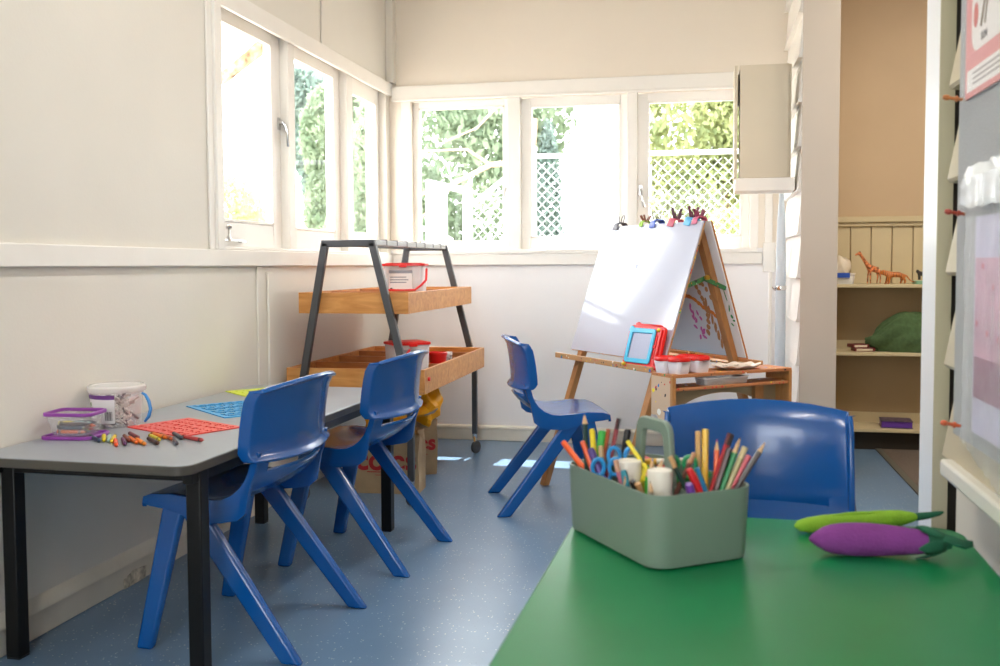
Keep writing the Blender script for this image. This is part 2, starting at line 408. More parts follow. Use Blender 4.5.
# windows: frame set in the opening, sash, pane, latch
def window(n, axis, a0, a1, z0, z1, ga0, ga1, gz0, gz1, label, latch=None, depth=.05):
    """axis 'L': left wall, a runs along y; 'B': back wall, a runs along x"""
    def P(a, d, z): return (XL-d, a, z) if axis == 'L' else (a, YB+d, z)
    def bx(mb, a, b, d0, d1, zz0, zz1):
        p = P(a, d0, zz0); q = P(b, d1, zz1)
        mb.box(tuple(min(x, y) for x, y in zip(p, q)), tuple(max(x, y) for x, y in zip(p, q)))
    root = bpy.data.objects.new('window_%d' % n, None); C.objects.link(root); struct(root, label, 'window')
    mb = MB(); d0, d1 = depth, depth+.04
    bx(mb, a0, ga0, d0, d1, z0, z1); bx(mb, ga1, a1, d0, d1, z0, z1); bx(mb, ga0, ga1, d0, d1, z0, gz0); bx(mb, ga0, ga1, d0, d1, gz1, z1)
    mb.build('sash', SASH, root, bevel=.004)
    mb = MB(); e = .012
    bx(mb, ga0-.002, ga0+e, d0-.004, d0+.02, gz0, gz1); bx(mb, ga1-e, ga1+.002, d0-.004, d0+.02, gz0, gz1); bx(mb, ga0, ga1, d0-.004, d0+.02, gz0, gz0+e); bx(mb, ga0, ga1, d0-.004, d0+.02, gz1-e, gz1)
    mb.build('bead', SASH, root, bevel=.002)
    mb = MB(); bx(mb, ga0, ga1, d0+.022, d0+.026, gz0, gz1); mb.build('pane', GLASS, root, smooth=0)
    if latch:
        a, z = latch
        mb = MB(); bx(mb, a-.010, a+.010, d0-.008, d0, z-.03, z+.03); bx(mb, a-.008, a+.008, d0-.022, d0-.008, z-.002, z+.016)
        pts = [P(a, d0-.02, z+.01), P(a+.006, d0-.035, z-.01), P(a+.012, d0-.045, z-.05), P(a+.018, d0-.042, z-.085), P(a+.026, d0-.04, z-.11)]
        mb.tube(pts, [.007, .008, .007, .007, .008], 8); mb.build('latch', METAL, root)
    return root
window(1, 'L', 3.86, 4.60, 1.235, 2.29, 3.90, 4.50, 1.35, 2.24, 'leftmost window of the left wall, brass stay on its sill, eave outside', latch=(4.575, 1.86))
window(2, 'L', 4.68, 5.42, 1.235, 2.29, 4.74, 5.325, 1.34, 2.235, 'middle window of the left wall')
window(3, 'L', 5.52, 6.12, 1.235, 2.29, 5.60, 6.06, 1.345, 2.20, 'left wall window nearest the corner')
window(4, 'B', -1.885, -1.235, 1.25, 2.225, -1.845, -1.265, 1.30, 2.185, 'back wall window over the shelving trolley', latch=(-1.248, 1.62))
window(5, 'B', -1.155, -.468, 1.25, 2.225, -1.095, -.515, 1.325, 2.175, 'middle window of the back wall')
window(6, 'B', -.405, .285, 1.25, 2.225, -.345, .238, 1.325, 2.175, 'back wall window behind the top of the easel', latch=(-.385, 1.62))
# mullion posts between the sashes
trimbox('trim_14', [((XL-T, 4.60, 1.235), (XL-.005, 4.68, 2.29)), ((XL-T, 5.42, 1.235), (XL-.005, 5.52, 2.29)),
                    ((XL-T, 3.86, 1.215), (XL, 6.12, 1.236))], WHITE, .003)
trimbox('trim_15', [((-1.235, YB-.008, 1.25), (-1.155, YB+T, 2.235)), ((-.468, YB-.008, 1.25), (-.405, YB+T, 2.235)), ((-1.95, YB-.008, 1.25), (-1.885, YB+.0, 2.235)),
                    ((.285, YB-.008, 1.25), (.335, YB, 2.235)), ((-1.885, YB, 1.235), (.285, YB+T, 1.251))], WHITE, .003)
# casement stay on window 1 sill
w1 = bpy.data.objects['window_1']
mb = MB(); x = XL-.03
mb.box((x-.004, 3.90, 1.262), (x+.01, 4.12, 1.270)); mb.box((x-.008, 4.10, 1.256), (x+.012, 4.15, 1.268))
for y in (3.91, 3.985): mb.lathe([(.012, 1.262), (.010, 1.278), (.005, 1.288), (.005, 1.312), (.013, 1.318), (.014, 1.326), (.006, 1.334), (0, 1.336)], 12, Matrix.Translation((x+.006, y, 0)))
mb.build('window_stay', METAL, w1)

# wall cabinet on the divider wall
t = thing('wall_cabinet', 'tan wall cabinet hung high beside the right end of the back windows', 'cabinet', (.16, 5.28, 1.6))
mb = MB(); mb.box((.030, .016, 0), (.288, .22, .585)); mb.build('body', BEIGE, t, bevel=.003)
mb = MB(); mb.box((.028, 0, 0), (.274, .016, .585)); mb.build('door', BEIGE, t, bevel=.002)
mb = MB(); mb.box((0, 0, 0), (.016, .22, .585)); mb.box((.016, .12, .40), (.030, .2, .56)); mb.build('side_panel', BEIGE, t, bevel=.002)
o = MB().box((.165, 5.28, 1.532), (.468, 5.52, 1.5995)).build('wall_shelf', WHITE, bevel=.004); tag(o, 'deep white bracket shelf directly under the tan wall cabinet', 'shelf')

# pale closed parasol hanging by the divider wall
t = thing('folded_parasol', 'pale grey folded parasol standing in the corner beside the white post', 'parasol', (.438, 5.75, 0))
mb = MB(); mb.lathe([(.006, 1.60), (.012, 1.55), (.022, 1.4), (.027, 1.2), (.029, .8), (.028, .5), (.022, .42), (.012, .40)], 12); mb.build('canopy', mat('grey_canvas', '#c3ccd4', rough=.8), t)
mb = MB(); mb.lathe([(.012, 0), (.012, .45)], 10); mb.build('pole', WHITEP, t)
mb = MB(); mb.lathe([(.030, 1.00), (.031, 1.005), (.031, 1.02), (.030, 1.025)], 12); mb.tube([(-.03, 0, 1.01), (-.045, -.02, 1.015), (-.03, -.03, 1.0)], .005, 6); mb.build('strap', METAL, t)

# ================================================================== LEFT TABLE
t = thing('grey_table', 'grey laminate table with black legs along the left wall', 'table', (-1.665, 3.20, 0), radians(-1.6))
W2, L2 = .345, .845
mb = MB(); mb.prism(rrect(-W2+.003, -L2+.003, W2-.003, L2-.003, .045), .604, .6155); mb.build('tabletop', mat('grey_laminate', '#949aa2', rough=.32, noise=.03, nscale=30), t, bevel=.002)
mb = MB(); mb.ring(rrect(-W2, -L2, W2, L2, .048), rrect(-W2+.004, -L2+.004, W2-.004, L2-.004, .044), .588, .6135); mb.prism(rrect(-W2+.003, -L2+.003, W2-.003, L2-.003, .045), .588, .6035)
mb.build('edge_band', mat('dark_edge', '#4a463f', rough=.4), t, bevel=.003)
mb = MB()
mb.box((-W2+.05, -L2+.085, .555), (W2-.05, -L2+.115, .588)); mb.box((-W2+.05, L2-.045, .555), (W2-.05, L2-.015, .588))
mb.box((W2-.045, -L2+.05, .555), (W2-.015, L2-.05, .588)); mb.box((-W2+.015, -L2+.05, .555), (-W2+.045, L2-.05, .588))
mb.build('frame', BLACK, t, bevel=.002)
for sx in (-1, 1):
    for sy in (-1, 1):
        x, y = sx*(W2-.036)+(.022 if sx < 0 else .003), (L2-.05 if sy > 0 else -L2+.105)
        mb = MB(); mb.box((x-.023, y-.023, .004), (x+.023, y+.023, .588)); mb.build('leg', BLACK, t, bevel=.004)
        mb = MB(); mb.box((x-.021, y-.021, 0), (x+.021, y+.021, .006)); mb.build('foot', BLACKP, t)

# ================================================================== CHAIRS
def make_chair(label, loc, rz, zb0=.582, hw=.247, zt0=.792):
    t = thing('school_chair', label, 'chair', loc, rz, 'blue plastic school chairs')
    # seat shell with the curved lower band and the two uprights
    prof = [(.226, .436, .205), (.222, .452, .212), (.19, .463, .222), (.12, .467, .228), (.05, .460, .230), (-.01, .456, .230), (-.05, .460, .231),
            (-.085, .475, .232), (-.112, .497, .232), (-.13, .520, .231), (-.142, .548, .228), (-.150, .580, .225), (-.156, .61, .222)]
    us = [-1, -.985, -.9, -.78, -.74, -.5, -.25, 0, .25, .5, .74, .78, .9, .985, 1]
    low = [.434, .436, .432, .426, .405, .393, .397, .408, .43, .462, .50, .55, .58]
    rows = []
    for i, (y, z, w) in enumerate(prof):
        r = []
        k = min(1, max(0, (i-5)/5))
        fwd = [0, 0, 0, 0, 0, 0, 0, .0, .004, .01, .02, .022, .022][i]
        for u in us:
            q = 1-u*u
            yy = y - .060*k*q + (.012*q if i < 3 else 0)
            zz = z - .014*q*(1-k)*(1 if i > 1 else .4)
            r.append((w*u, yy, zz))
        skirt_y = prof[i][0]-(.02 if i >= 7 else 0)
        sk = (skirt_y if i < 7 else y-.020, min(low[i], z-.012) if i < 9 else z-.002)
        r = [(-w-.004, sk[0], sk[1])]+r+[(w+.004, sk[0], sk[1])]
        rows.append(r)
    nc = len(rows[0])
    mb = MB(); mb.grid(rows, skip=lambda i, j: i >= 10 and 4 <= j <= nc-6)
    mb.build('seat', BLUE, t, solid=.013, bevel=.004, smooth=50)
    # backrest
    rows = []
    ts = [0, .05, .12, .3, .5, .7, .85, .94, 1, 1.03]
    us = [-1, -.97, -.85, -.6, -.3, 0, .3, .6, .85, .97, 1]
    for tt in ts:
        r = []
        for u in us:
            q = 1-u*u
            zt = zt0+.020*q; zb = zb0-.008*q
            z = zb+(zt-zb)*min(tt, 1)
            y = -.150-.052*q-.030*tt**2
            y -= .022*max(0, 1-tt/.12)**1.5
            if tt >= .94: y -= .006*(1 if tt < 1 else 2)
            if tt > 1: z -= .008; y -= .006
            r.append((hw*u*(1-.012*tt), y, z))
        r = [(r[0][0]-.002, r[0][1]+.034, r[0][2])]+r+[(r[-1][0]+.002, r[-1][1]+.034, r[-1][2])]
        rows.append(r)
    mb = MB(); mb.grid(rows); mb.build('backrest', BLUE, t, solid=.013, bevel=.004, smooth=50)
    # legs
    for s in (-1, 1):
        for kind in ('front', 'rear'):
            if kind == 'rear': top = [(.12, .452), (.035, .44)]; mid = (.12, .452); foot = (-.243, -.307); ta, tb = .118, .030
            else: foot = (.238, .185); ta, tb = .150, .080
            zt = .450 if kind == 'rear' else .446
            th = .034
            sec = []
            n = 7
            for i in range(n+1):
                k = i/n; z = zt*(1-k)
                fa = ta+(foot[0]-ta)*k; fb = tb+(foot[1]-tb)*k
                xc = s*(.212+.027*k); h = th/2*(1-.12*k)
                sec.append([(xc-h, fa, z), (xc-h, fb, z), (xc+h, fb, z), (xc+h, fa, z)])
            mb = MB(); vs = [p for q in sec for p in q]; fs = [(3,2,1,0), tuple(4*n+j for j in range(4))]
            for i in range(n):
                for j in range(4): j2 = (j+1) % 4; fs.append((4*i+j, 4*i+j2, 4*i+4+j2, 4*i+4+j))
            mb.add(vs, fs); mb.build('leg', BLUE, t, bevel=.009, segs=3, smooth=60)
    return t
chair1 = make_chair('blue plastic chair at the near end of the grey table, back towards the room', (-1.414, 2.829, 0), 1.516)
def another(label, loc, rz):
    c = copy_tree(chair1); c['label'] = label; c.location = loc; c.rotation_euler = (0, 0, rz); return c
another('blue plastic chair at the far end of the grey table, beside the trolley', (-1.334, 3.655, 0), 1.489)
another('blue plastic chair alone in front of the easel, seen side-on', (-.693, 4.612, 0), -1.264)
make_chair('blue plastic chair tucked behind the green table, only its backrest showing', (.136, 2.33, 0), pi, .500, .222, .778)

# ================================================================== GREEN TABLE
t = thing('green_table', 'green topped table at the near right against the wall', 'table', (.113, 1.50, 0), radians(-1.5))
mb = MB(); mb.prism(rrect(-.393, -.64, .395, .655, .06, 7), .582, .600); mb.build('tabletop', mat('green_laminate', '#0a7845', rough=.33, spec=.45, noise=.04, nscale=12), t, bevel=.004)
mb = MB(); mb.box((-.34, -.58, .545), (.34, -.55, .582)); mb.box((-.34, .53, .545), (.34, .56, .582)); mb.box((-.34, -.58, .545), (-.31, .56, .582)); mb.box((.31, -.58, .545), (.34, .56, .582)); mb.build('frame', BLACK, t, bevel=.002)
for sx in (-.335, .335):
    for sy in (-.575, .555):
        MB().box((sx-.02, sy-.02, 0), (sx+.02, sy+.02, .582)).build('leg', BLACK, t, bevel=.004)

# ================================================================== TROLLEY
WOOD = wood_mat('honey_wood', '#d69a55', '#b67634', (1.5, 9, 9))
WOODD = wood_mat('reddish_wood', '#b8743a', '#93551f', (1.5, 9, 9))
t = thing('shelf_trolley', 'A-frame trolley with dark metal legs and two wooden trays by the corner', 'trolley', (0, 0, 0))
def afr(y):
    mb = MB(); zt = 1.262
    mb.beam((-1.785, y, zt), (-1.920, y, .53), .036, .03, (0, 1, 0)); mb.beam((-1.548, y, zt), (-1.362, y, .53), .036, .03, (0, 1, 0))
    for x in (-1.920, -1.362): mb.box((x-.016, y-.0155, .115), (x+.016, y+.0155, .54))
    mb.box((-1.802, y-.015, zt-.022), (-1.531, y+.015, zt+.012)); mb.build('end_frame', DGREY, t, bevel=.004)
afr(4.44); afr(5.775)
mb = MB(); mb.box((-1.575, 4.455, 1.248), (-1.535, 5.76, 1.274)); mb.build('top_bar', mat('brushed_steel', '#9a9b9e', rough=.3, metal=.7), t, bevel=.002)
for k in range(7): MB().box((-1.577, 4.62+.17*k, 1.25), (-1.533, 4.628+.17*k, 1.278)).build('rail_divider', DGREY, t)
MB().box((-1.79, 4.455, 1.248), (-1.77, 5.76, 1.27)).build('top_bar', DGREY, t, bevel=.002)
def tray(x0, x1, y0, y1, z0, z1, divs, longdiv=None):
    w = .014
    mb = MB(); mb.box((x0, y0, z0), (x1, y0+w, z1)); mb.box((x0, y1-w, z0), (x1, y1, z1)); mb.box((x0, y0+w, z0), (x0+w, y1-w, z1)); mb.box((x1-w, y0+w, z0), (x1, y1-w, z1)); mb.box((x0+w, y0+w, z0+.004), (x1-w, y1-w, z0+.014))
    o = mb.build('tray', WOOD, t, bevel=.0015)
    for y in divs: MB().box((x0+w, y-.008, z0+.014), (x1-w, y+.008, z1-.004)).build('divider', WOODD, o, bevel=.002)
    if longdiv: MB().box((longdiv-.006, y0+w, z0+.014), (longdiv+.006, y1-w, z1-.012)).build('divider', WOOD, o)
tray(-1.935, -1.375, 4.458, 5.757, .918, 1.020, (4.86, 5.3))
tray(-2.004, -1.297, 4.458, 5.757, .532, .650, (4.80, 5.14, 5.46))
for x, y in ((-1.920, 4.44), (-1.362, 4.44), (-1.920, 5.775), (-1.362, 5.775)):
    mb = MB(); mb.lathe([(.012, .09), (.012, .12), (.016, .12), (.016, .09)], 10, Matrix.Translation((x, y, 0))); mb.beam((x, y, .095), (x+.006, y-.016, .045), .038, .012, (1, 0, 0)); 
    c = mb.build('caster', METAL, t)
    mb = MB(); mb.lathe([(.018, -.012), (.032, -.012), (.037, -.008), (.037, .008), (.032, .012), (.018, .012)], 24, Matrix.Translation((x+.01, y-.018, .037)) @ Matrix.Rotation(radians(62), 4, 'Z') @ Matrix.Rotation(pi/2, 4, 'X'))
    mb.build('wheel', mat('grey_rubber', '#3c3d40', rough=.5), c)
mb = MB(); mb.lathe([(.009, 0), (.011, .004), (.009, .010), (0, .011)], 10, Matrix.Translation((-1.297, 4.52, .60)) @ Matrix.Rotation(pi/2, 4, 'Y')); mb.build('sticker', RED, t)

# bins with red lids
LABELW = mat('bin_label', '#e6e4e4', rough=.5); INK = mat('printed_ink', '#33343a', rough=.6); LINK = mat('grey_print', '#8a8f9a', rough=.6)
def bin_(label, loc, rz, w, d, h, handle='front', dropped=True):
    t = thing('storage_tub', label, 'tub', loc, rz, 'clear tubs with red lids')
    mb = MB(); o0 = rrect(-w/2*.88, -d/2*.88, w/2*.88, d/2*.88, .02); o1 = rrect(-w/2*.97, -d/2*.97, w/2*.97, d/2*.97, .022)
    vs = [(x, y, 0) for x, y in o0]+[(x, y, h*.92) for x, y in o1]; n = len(o0)
    mb.add(vs, [tuple(range(n))[::-1]]+[(i, (i+1) % n, n+(i+1) % n, n+i) for i in range(n)]); mb.build('body', FROST, t, solid=.002)
    mb = MB(); mb.prism(rrect(-w/2-.004, -d/2-.004, w/2+.004, d/2+.004, .024), h*.93, h*.985); mb.prism(rrect(-w/2+.012, -d/2+.012, w/2-.012, d/2-.012, .02), h*.985, h); mb.box((-.02, -d/2-.012, h*.9), (.02, -d/2, h*.97)); mb.build('lid', RED, t, bevel=.003)
    yf = -d/2*.965-.004
    mb = MB(); mb.box((-w*.34, yf, h*.25), (w*.22, yf+.0012, h*.83)); l = mb.build('label_sheet', LABELW, t)
    mb = MB(); mb.box((-w*.34, yf-.0006, h*.76), (w*.22, yf, h*.83)); 
    for k in range(3): mb.box((-w*.31, yf-.0006, h*(.66-.06*k)), (w*(.08+.05*(k % 2)), yf, h*(.685-.06*k)))
    mb.build('print', LINK, l)
    mb = MB(); mb.lathe([(0, 0), (.007, .0), (.007, .0006), (0, .0007)], 12, Matrix.Translation((-w*.28, yf-.0005, h*.4)) @ Matrix.Rotation(pi/2, 4, 'X')); mb.build('print', INK, l)
    # carry handle: a U hinged at the two sides
    r = .0065
    if dropped: pts = [(-w/2-.006, 0, h*.86), (-w/2-.014, -d*.3, h*.62), (-w/2-.006, -d/2-.012, h*.44), (-w/2+.03, -d/2-.022, h*.38), (0, -d/2-.026, h*.37), (w/2-.045, -d/2-.022, h*.38), (w/2-.01, -d/2-.016, h*.50), (w/2+.012, -d/2-.004, h*.6), (w/2+.010, -d*.3, h*.86)]
    else: pts = [(-w/2*.2, -d/2-.006, h*.84), (-w*.30, -d/2-.010, h*.6), (-w/2, -d/2-.008, h*.38)]
    mb = MB(); mb.tube(pts, r, 8); mb.build('handle', RED, t)
    mb = MB()
    rr = random.Random(3)
    for k in range(14): 
        x, y = rr.uniform(-w*.36, w*.36), rr.uniform(-d*.36, d*.36); z = rr.uniform(.004, h*.2)
        mb.cur = k % 4; mb.box((x-.014, y-.006, z), (x+.014, y+.006, z+.012))
    o = mb.build('counters', [col('#2b4fa0'), col('#d2a21c'), col('#b92a26'), col('#27703c')], t, recalc=False); o['kind'] = 'stuff'
    return t
bin_('clear tub with red lid and drooping red handle on the upper tray of the trolley', (-1.575, 5.06, .932), radians(8), .225, .17, .232)
bin_('clear tub with red lid and white label on the lower tray of the trolley', (-1.452, 4.68, .546), radians(38), .195, .165, .225, dropped=False)
o = MB(); o.lathe([(.036, 0), (.046, .13), (.050, .135), (.050, .148), (.046, .15), (.042, .13), (.034, .006), (0, .006)], 20)
o = o.build('red_cup', RED); o.location = (-1.355, 4.91, .5465); tag(o, 'plain red plastic cup beside the lower red-lidded tub', 'cup')
t = thing('patterned_tin', 'small tin with black and white floral pattern beside the red cup on the trolley', 'tin', (-1.352, 5.05, .5465), radians(15))
mb = MB(); mb.prism(rrect(-.035, -.045, .035, .045, .008), 0, .13); b = mb.build('body', mat('floral_pattern', '#d8d3c6', rough=.4, noise=1.4, nscale=70), t, bevel=.002)
mb = MB(); mb.ring(rrect(-.037, -.047, .037, .047, .009), rrect(-.032, -.042, .032, .042, .006), .125, .135); mb.build('rim', WHITEP, t)
for i, (x, y, h, r) in enumerate(((-1.60, 4.92, '#b98a30', .3), (-1.72, 5.35, '#d0c7b8', .5))):
    t = thing('paper_pad', ['ochre paper pad lying in the lower tray behind the tub', 'pale grey paper pad flat in the lower tray of the trolley'][i], 'pad', (x, y, .5465), r)
    MB().box((-.07, -.05, 0), (.07, .05, .02)).build('pages', PAPER, t); MB().box((-.071, -.051, .02), (.071, .051, .0225)).build('cover', col(h), t)

# shopping bags
KRAFT = mat('kraft_paper', '#b59b78', rough=.8, noise=.12, nscale=9, bump=.5, bscale=14)
REDP = mat('red_print', '#b3262b', rough=.7)
def paper_bag(label, loc, rz, w, d, h, seed, word=True):
    t = thing('paper_bag', label, 'bag', loc, rz, 'printed paper shopping bags')
    rr = random.Random(seed); rows = []
    zs = [0, .03, .3, .6, .85, 1]
    for k in zs:
        r = []
        for i in range(28):
            a = i/28
            per = [(-w/2, -d/2), (w/2, -d/2), (w/2, d/2), (-w/2, d/2)]
            s4 = a*4; e = int(s4) % 4; f = s4-int(s4); p = per[e]; q = per[(e+1) % 4]
            x = p[0]+(q[0]-p[0])*f; y = p[1]+(q[1]-p[1])*f
            j = 0 if (k < .05 or e == 0) else .009*(k+.3)
            if e in (1, 3) and k > .05: x += (-1 if e == 1 else 1)*.03*k*(1-abs(2*f-1))
            r.append((x+rr.uniform(-j, j), y+rr.uniform(-j, j), h*k+(rr.uniform(-.012, .012) if k == 1 else 0)))
        rows.append(r)
    mb = MB(); mb.grid(rows, closed=True); mb.add([p for p in rows[0]], [tuple(range(28))]); mb.build('bag_body', KRAFT, t, solid=.0015, smooth=25)
    text('lettering', 'coles', w*.46, REDP, t, (0, -d/2-.002, h*.56), (pi/2, 0, 0), bold=.004)
    mb = MB(); mb.box((-w*.30, -d/2-.0022, h*.36), (w*.28, -d/2-.001, h*.375)); mb.box((-w*.17, -d/2-.0022, h*.31), (w*.17, -d/2-.001, h*.32)); mb.build('print', REDP, t)
    return t
paper_bag('brown paper shopping bag with red lettering standing under the trolley, front one', (-1.560, 4.72, 0), radians(4), .33, .17, .30, 2)
paper_bag('brown paper shopping bag with red lettering, rear one half hidden by the first', (-1.575, 5.12, 0), radians(38), .25, .15, .31, 5)
YEL = mat('orange_plastic_bag', '#ffb20e', rough=.35, spec=.4)
def poof(name, label, loc, sc, seed, tails=True):
    me = bpy.data.meshes.new(name); bm = bmesh.new(); bmesh.ops.create_icosphere(bm, subdivisions=4, radius=1)
    rr = random.Random(seed); ph = [Vector((rr.uniform(-1,1), rr.uniform(-1,1), rr.uniform(-1,1))).normalized() for _ in range(16)]
    for v in bm.verts:
        n = v.co.normalized(); k = 1
        for i, p in enumerate(ph): k += .055*math.cos(9*abs(n.dot(p))+i)*(.5+.5*abs(n.dot(p)))
        v.co = Vector((n.x*sc[0]*k, n.y*sc[1]*k, max(-.75, n.z)*sc[2]*k))
    bm.to_mesh(me); bm.free(); me.materials.append(YEL)
    for p in me.polygons: p.use_smooth = True
    me.set_sharp_from_angle(angle=radians(22))
    o = bpy.data.objects.new(name, me); C.objects.link(o); o.location = loc; return o
o = poof('plastic_bag', '', (-1.570, 5.11, .385), (.17, .12, .125), 4); tag(o, 'crumpled orange plastic bag bulging out of the rear paper bag', 'bag')
mb = MB(); mb.tube([(.02, -.095, -.05), (.06, -.105, -.02), (.11, -.085, -.04), (.15, -.06, -.03), (.17, -.05, -.01)], [.006, .007, .007, .006, .003], 6); mb.build('tie', mat('grey_ribbon', '#a8a49c', rough=.5), o)
o = poof('plastic_bag', '', (-1.56, 4.72, .335), (.13, .07, .09), 9); tag(o, 'crumpled orange plastic bag stuffed in the front paper bag', 'bag')

# ================================================================== THINGS ON THE GREY TABLE
TZ = .6155
# bucket
t = thing('bucket', 'clear plastic bucket with printed label and blue handle on the grey table', 'bucket', (-1.928, 2.925, TZ), radians(20))
mb = MB(); mb.lathe([(0, .001), (.070, .001), (.074, .006), (.086, .125), (.088, .13)], 32); mb.build('body', clear_mat('bucket_plastic', '#f0f0f0', .26, .15), t)
mb = MB(); mb.lathe([(.092, .118), (.094, .122), (.094, .134), (.089, .139), (.080, .1395), (.078, .136), (0, .136)], 32); mb.build('lid', clear_mat('bucket_lid_plastic', '#f0eeea', .5, .2), t)
def arcband(r0, r1, z0, z1, a0, a1, n=14):
    return [[(r0*cos(a0+(a1-a0)*i/n), r0*sin(a0+(a1-a0)*i/n), z0) for i in range(n+1)], [(r1*cos(a0+(a1-a0)*i/n), r1*sin(a0+(a1-a0)*i/n), z1) for i in range(n+1)]]
A0, A1 = radians(-185), radians(-82)
mb = MB(); mb.grid(arcband(.0795, .0868, .018, .112, A0, A1)); l = mb.build('label_sheet', LABELW, t)
mb = MB(); mb.grid(arcband(.0863, .0874, .098, .112, A0, A1)); mb.build('stripe', mat('purple_print', '#6d3b86', rough=.5), l)
mb = MB()
for k in range(9):
    a = radians(-104+k*1.9); mb.grid(arcband(.0812, .0840, .028, .058, a, a+radians([1.2, .6, .9][k % 3]), 1))
mb.build('barcode', INK, l)
mb = MB()
for a, z, c in ((-150, .075, 0), (-143, .06, 1), (-152, .05, 2)):
    mb.cur = c; mb.grid(arcband(.0800+.00062*(z*100)*.12+.004, .0800+.004+.00062*((z+.012)*100)*.12+.001, z, z+.011, radians(a), radians(a+6), 2))
mb.build('print', [col('#6f9c3a'), col('#c65a86'), col('#d89a30')], l, recalc=False)
hp = [(.089*cos(radians(-20)), .089*sin(radians(-20)), .118)]
mb = MB(); mb.tube([(.088, -.03, .112), (.100, -.034, .105), (.112, -.042, .085), (.118, -.048, .060), (.112, -.050, .035), (.098, -.045, .018)], [.004, .005, .006, .006, .006, .004], 8); mb.build('handle', mat('blue_handle', '#2f86cf', rough=.35), t)
rr = random.Random(11); mb = MB()
for k in range(42):
    a, r, z = rr.uniform(0, 2*pi), rr.uniform(0, .055), rr.uniform(.006, .108)
    M = Matrix.Translation((r*cos(a), r*sin(a), z)) @ Euler((rr.uniform(-1, 1), rr.uniform(-1, 1), rr.uniform(0, 3))).to_matrix().to_4x4()
    mb.cur = 0 if k % 5 else 1; mb.box((-.016, -.008, -.003), (.016, .008, .003), M)
o = mb.build('game_tiles', [mat('cream_tile', '#e8ddd6', rough=.5), mat('dark_tile', '#5a4f57', rough=.5)], t, recalc=False); o['kind'] = 'stuff'

# small food tub standing on its purple lid
PUR = mat('purple_plastic', '#8c3f9c', rough=.3)
t = thing('food_container', 'small clear container with purple rim holding crayons, standing on its purple lid', 'container', (-1.930, 2.705, TZ), radians(6))
mb = MB(); mb.prism(rrect(-.078, -.062, .078, .062, .02), 0, .004); mb.ring(rrect(-.085, -.068, .085, .068, .024), rrect(-.076, -.06, .076, .06, .018), 0, .011); mb.build('lid', PUR, t, bevel=.002)
n = 24; o0 = rrect(-.058, -.045, .058, .045, .018); o1 = rrect(-.074, -.058, .074, .058, .022)
mb = MB(); n = len(o0); mb.add([(x, y, .012) for x, y in o0]+[(x, y, .078) for x, y in o1], [tuple(range(n))[::-1]]+[(i, (i+1) % n, n+(i+1) % n, n+i) for i in range(n)]); mb.build('body', CLEAR, t, solid=.0015)
mb = MB(); mb.ring(rrect(-.080, -.064, .080, .064, .025), rrect(-.072, -.056, .072, .056, .02), .072, .083); mb.build('rim', PUR, t, bevel=.002)

# crayons
def crayon_mesh(name, c, parent=None, L=.082, r=.0046):
    m = col(c); dk = mat('dark_'+c.strip('#'), '#%02x%02x%02x' % tuple(int(int(c[i:i+2], 16)*.45) for i in (1, 3, 5)), rough=.5)
    mb = MB(); R_ = Matrix.Rotation(pi/2, 4, 'Y')
    mb.cur = 0; mb.lathe([(0, L/2), (.0015, L/2), (r*.75, L/2-.010), (r*.95, L/2-.011), (r*.95, L/2-.014)], 10, R_)
    mb.lathe([(r*.95, -L/2), (r*.95, -L/2+.004)], 10, R_)
    mb.lathe([(r, L/2-.022), (r, -L/2+.012)][::-1], 10, R_)
    mb.cur = 1; mb.lathe([(r, -L/2+.004), (r*1.02, -L/2+.012)], 10, R_); mb.lathe([(r*1.02, L/2-.022), (r, L/2-.014)], 10, R_)
    return mb.build(name, [m, dk], parent, recalc=False)
names = {'#2b3a55': 'navy', '#d8c21c': 'yellow', '#9fb8b0': 'pale teal', '#e3c62a': 'golden yellow', '#e2501c': 'red-orange', '#5b2f5a': 'plum', '#7a3a28': 'brown',
         '#e06a1c': 'orange', '#7a2338': 'maroon', '#e8831e': 'amber', '#4b2a22': 'dark brown', '#e0731c': 'bright orange', '#c9b51f': 'mustard', '#b9542a': 'rust', '#3d4651': 'slate grey', '#4d4a55': 'charcoal', '#b03a3a': 'brick red'}
# (px-derived table positions, angle, colour)
import math as _m
loose = [(-1.824, 2.651, -41, '#2b3a55'), (-1.808, 2.67, -56, '#d8c21c'), (-1.791, 2.672, -58, '#9fb8b0'), (-1.769, 2.66, -62, '#e3c62a'), (-1.725, 2.606, -55, '#e2501c'), (-1.71, 2.625, -53, '#5b2f5a'), (-1.732, 2.675, -49, '#7a3a28'), (-1.695, 2.65, -45, '#e06a1c'), (-1.738, 2.724, -43, '#7a2338'), (-1.658, 2.632, -44, '#e8831e'), (-1.627, 2.65, -43, '#4b2a22'), (-1.66, 2.736, -35, '#e0731c'), (-1.652, 2.7, -42, '#c9b51f'), (-1.625, 2.722, -41, '#b9542a'), (-1.6, 2.745, -46, '#3d4651'), (-1.558, 2.657, -55, '#4d4a55'), (-1.53, 2.712, -26, '#b03a3a')]
cray_where = ['first from the purple lid', 'just right of the navy one', 'between the two yellow ones', 'pointing at the table edge', 'pointing straight at the table edge', 'beside the brown one', 'behind the plum one', 'in the middle of the row', 'lying behind the orange one', 'beside the dark brown one', 'nearest the edge past the amber one', 'against the red stencil corner', 'before the bright orange one', 'touching the red stencil', 'crossing towards the red stencil', 'nearest the table corner', 'under the front edge of the red stencil']
for (x, y, a, c), w in zip(loose, cray_where):
    o = crayon_mesh('crayon', c, L=.108, r=.0062); o.location = (x, y, TZ+.0064); o.rotation_euler = (0, 0, radians(a))
    tag(o, '%s crayon in the loose row, %s' % (names[c], w), 'crayon', 'loose crayons on the grey table')
rr = random.Random(5)
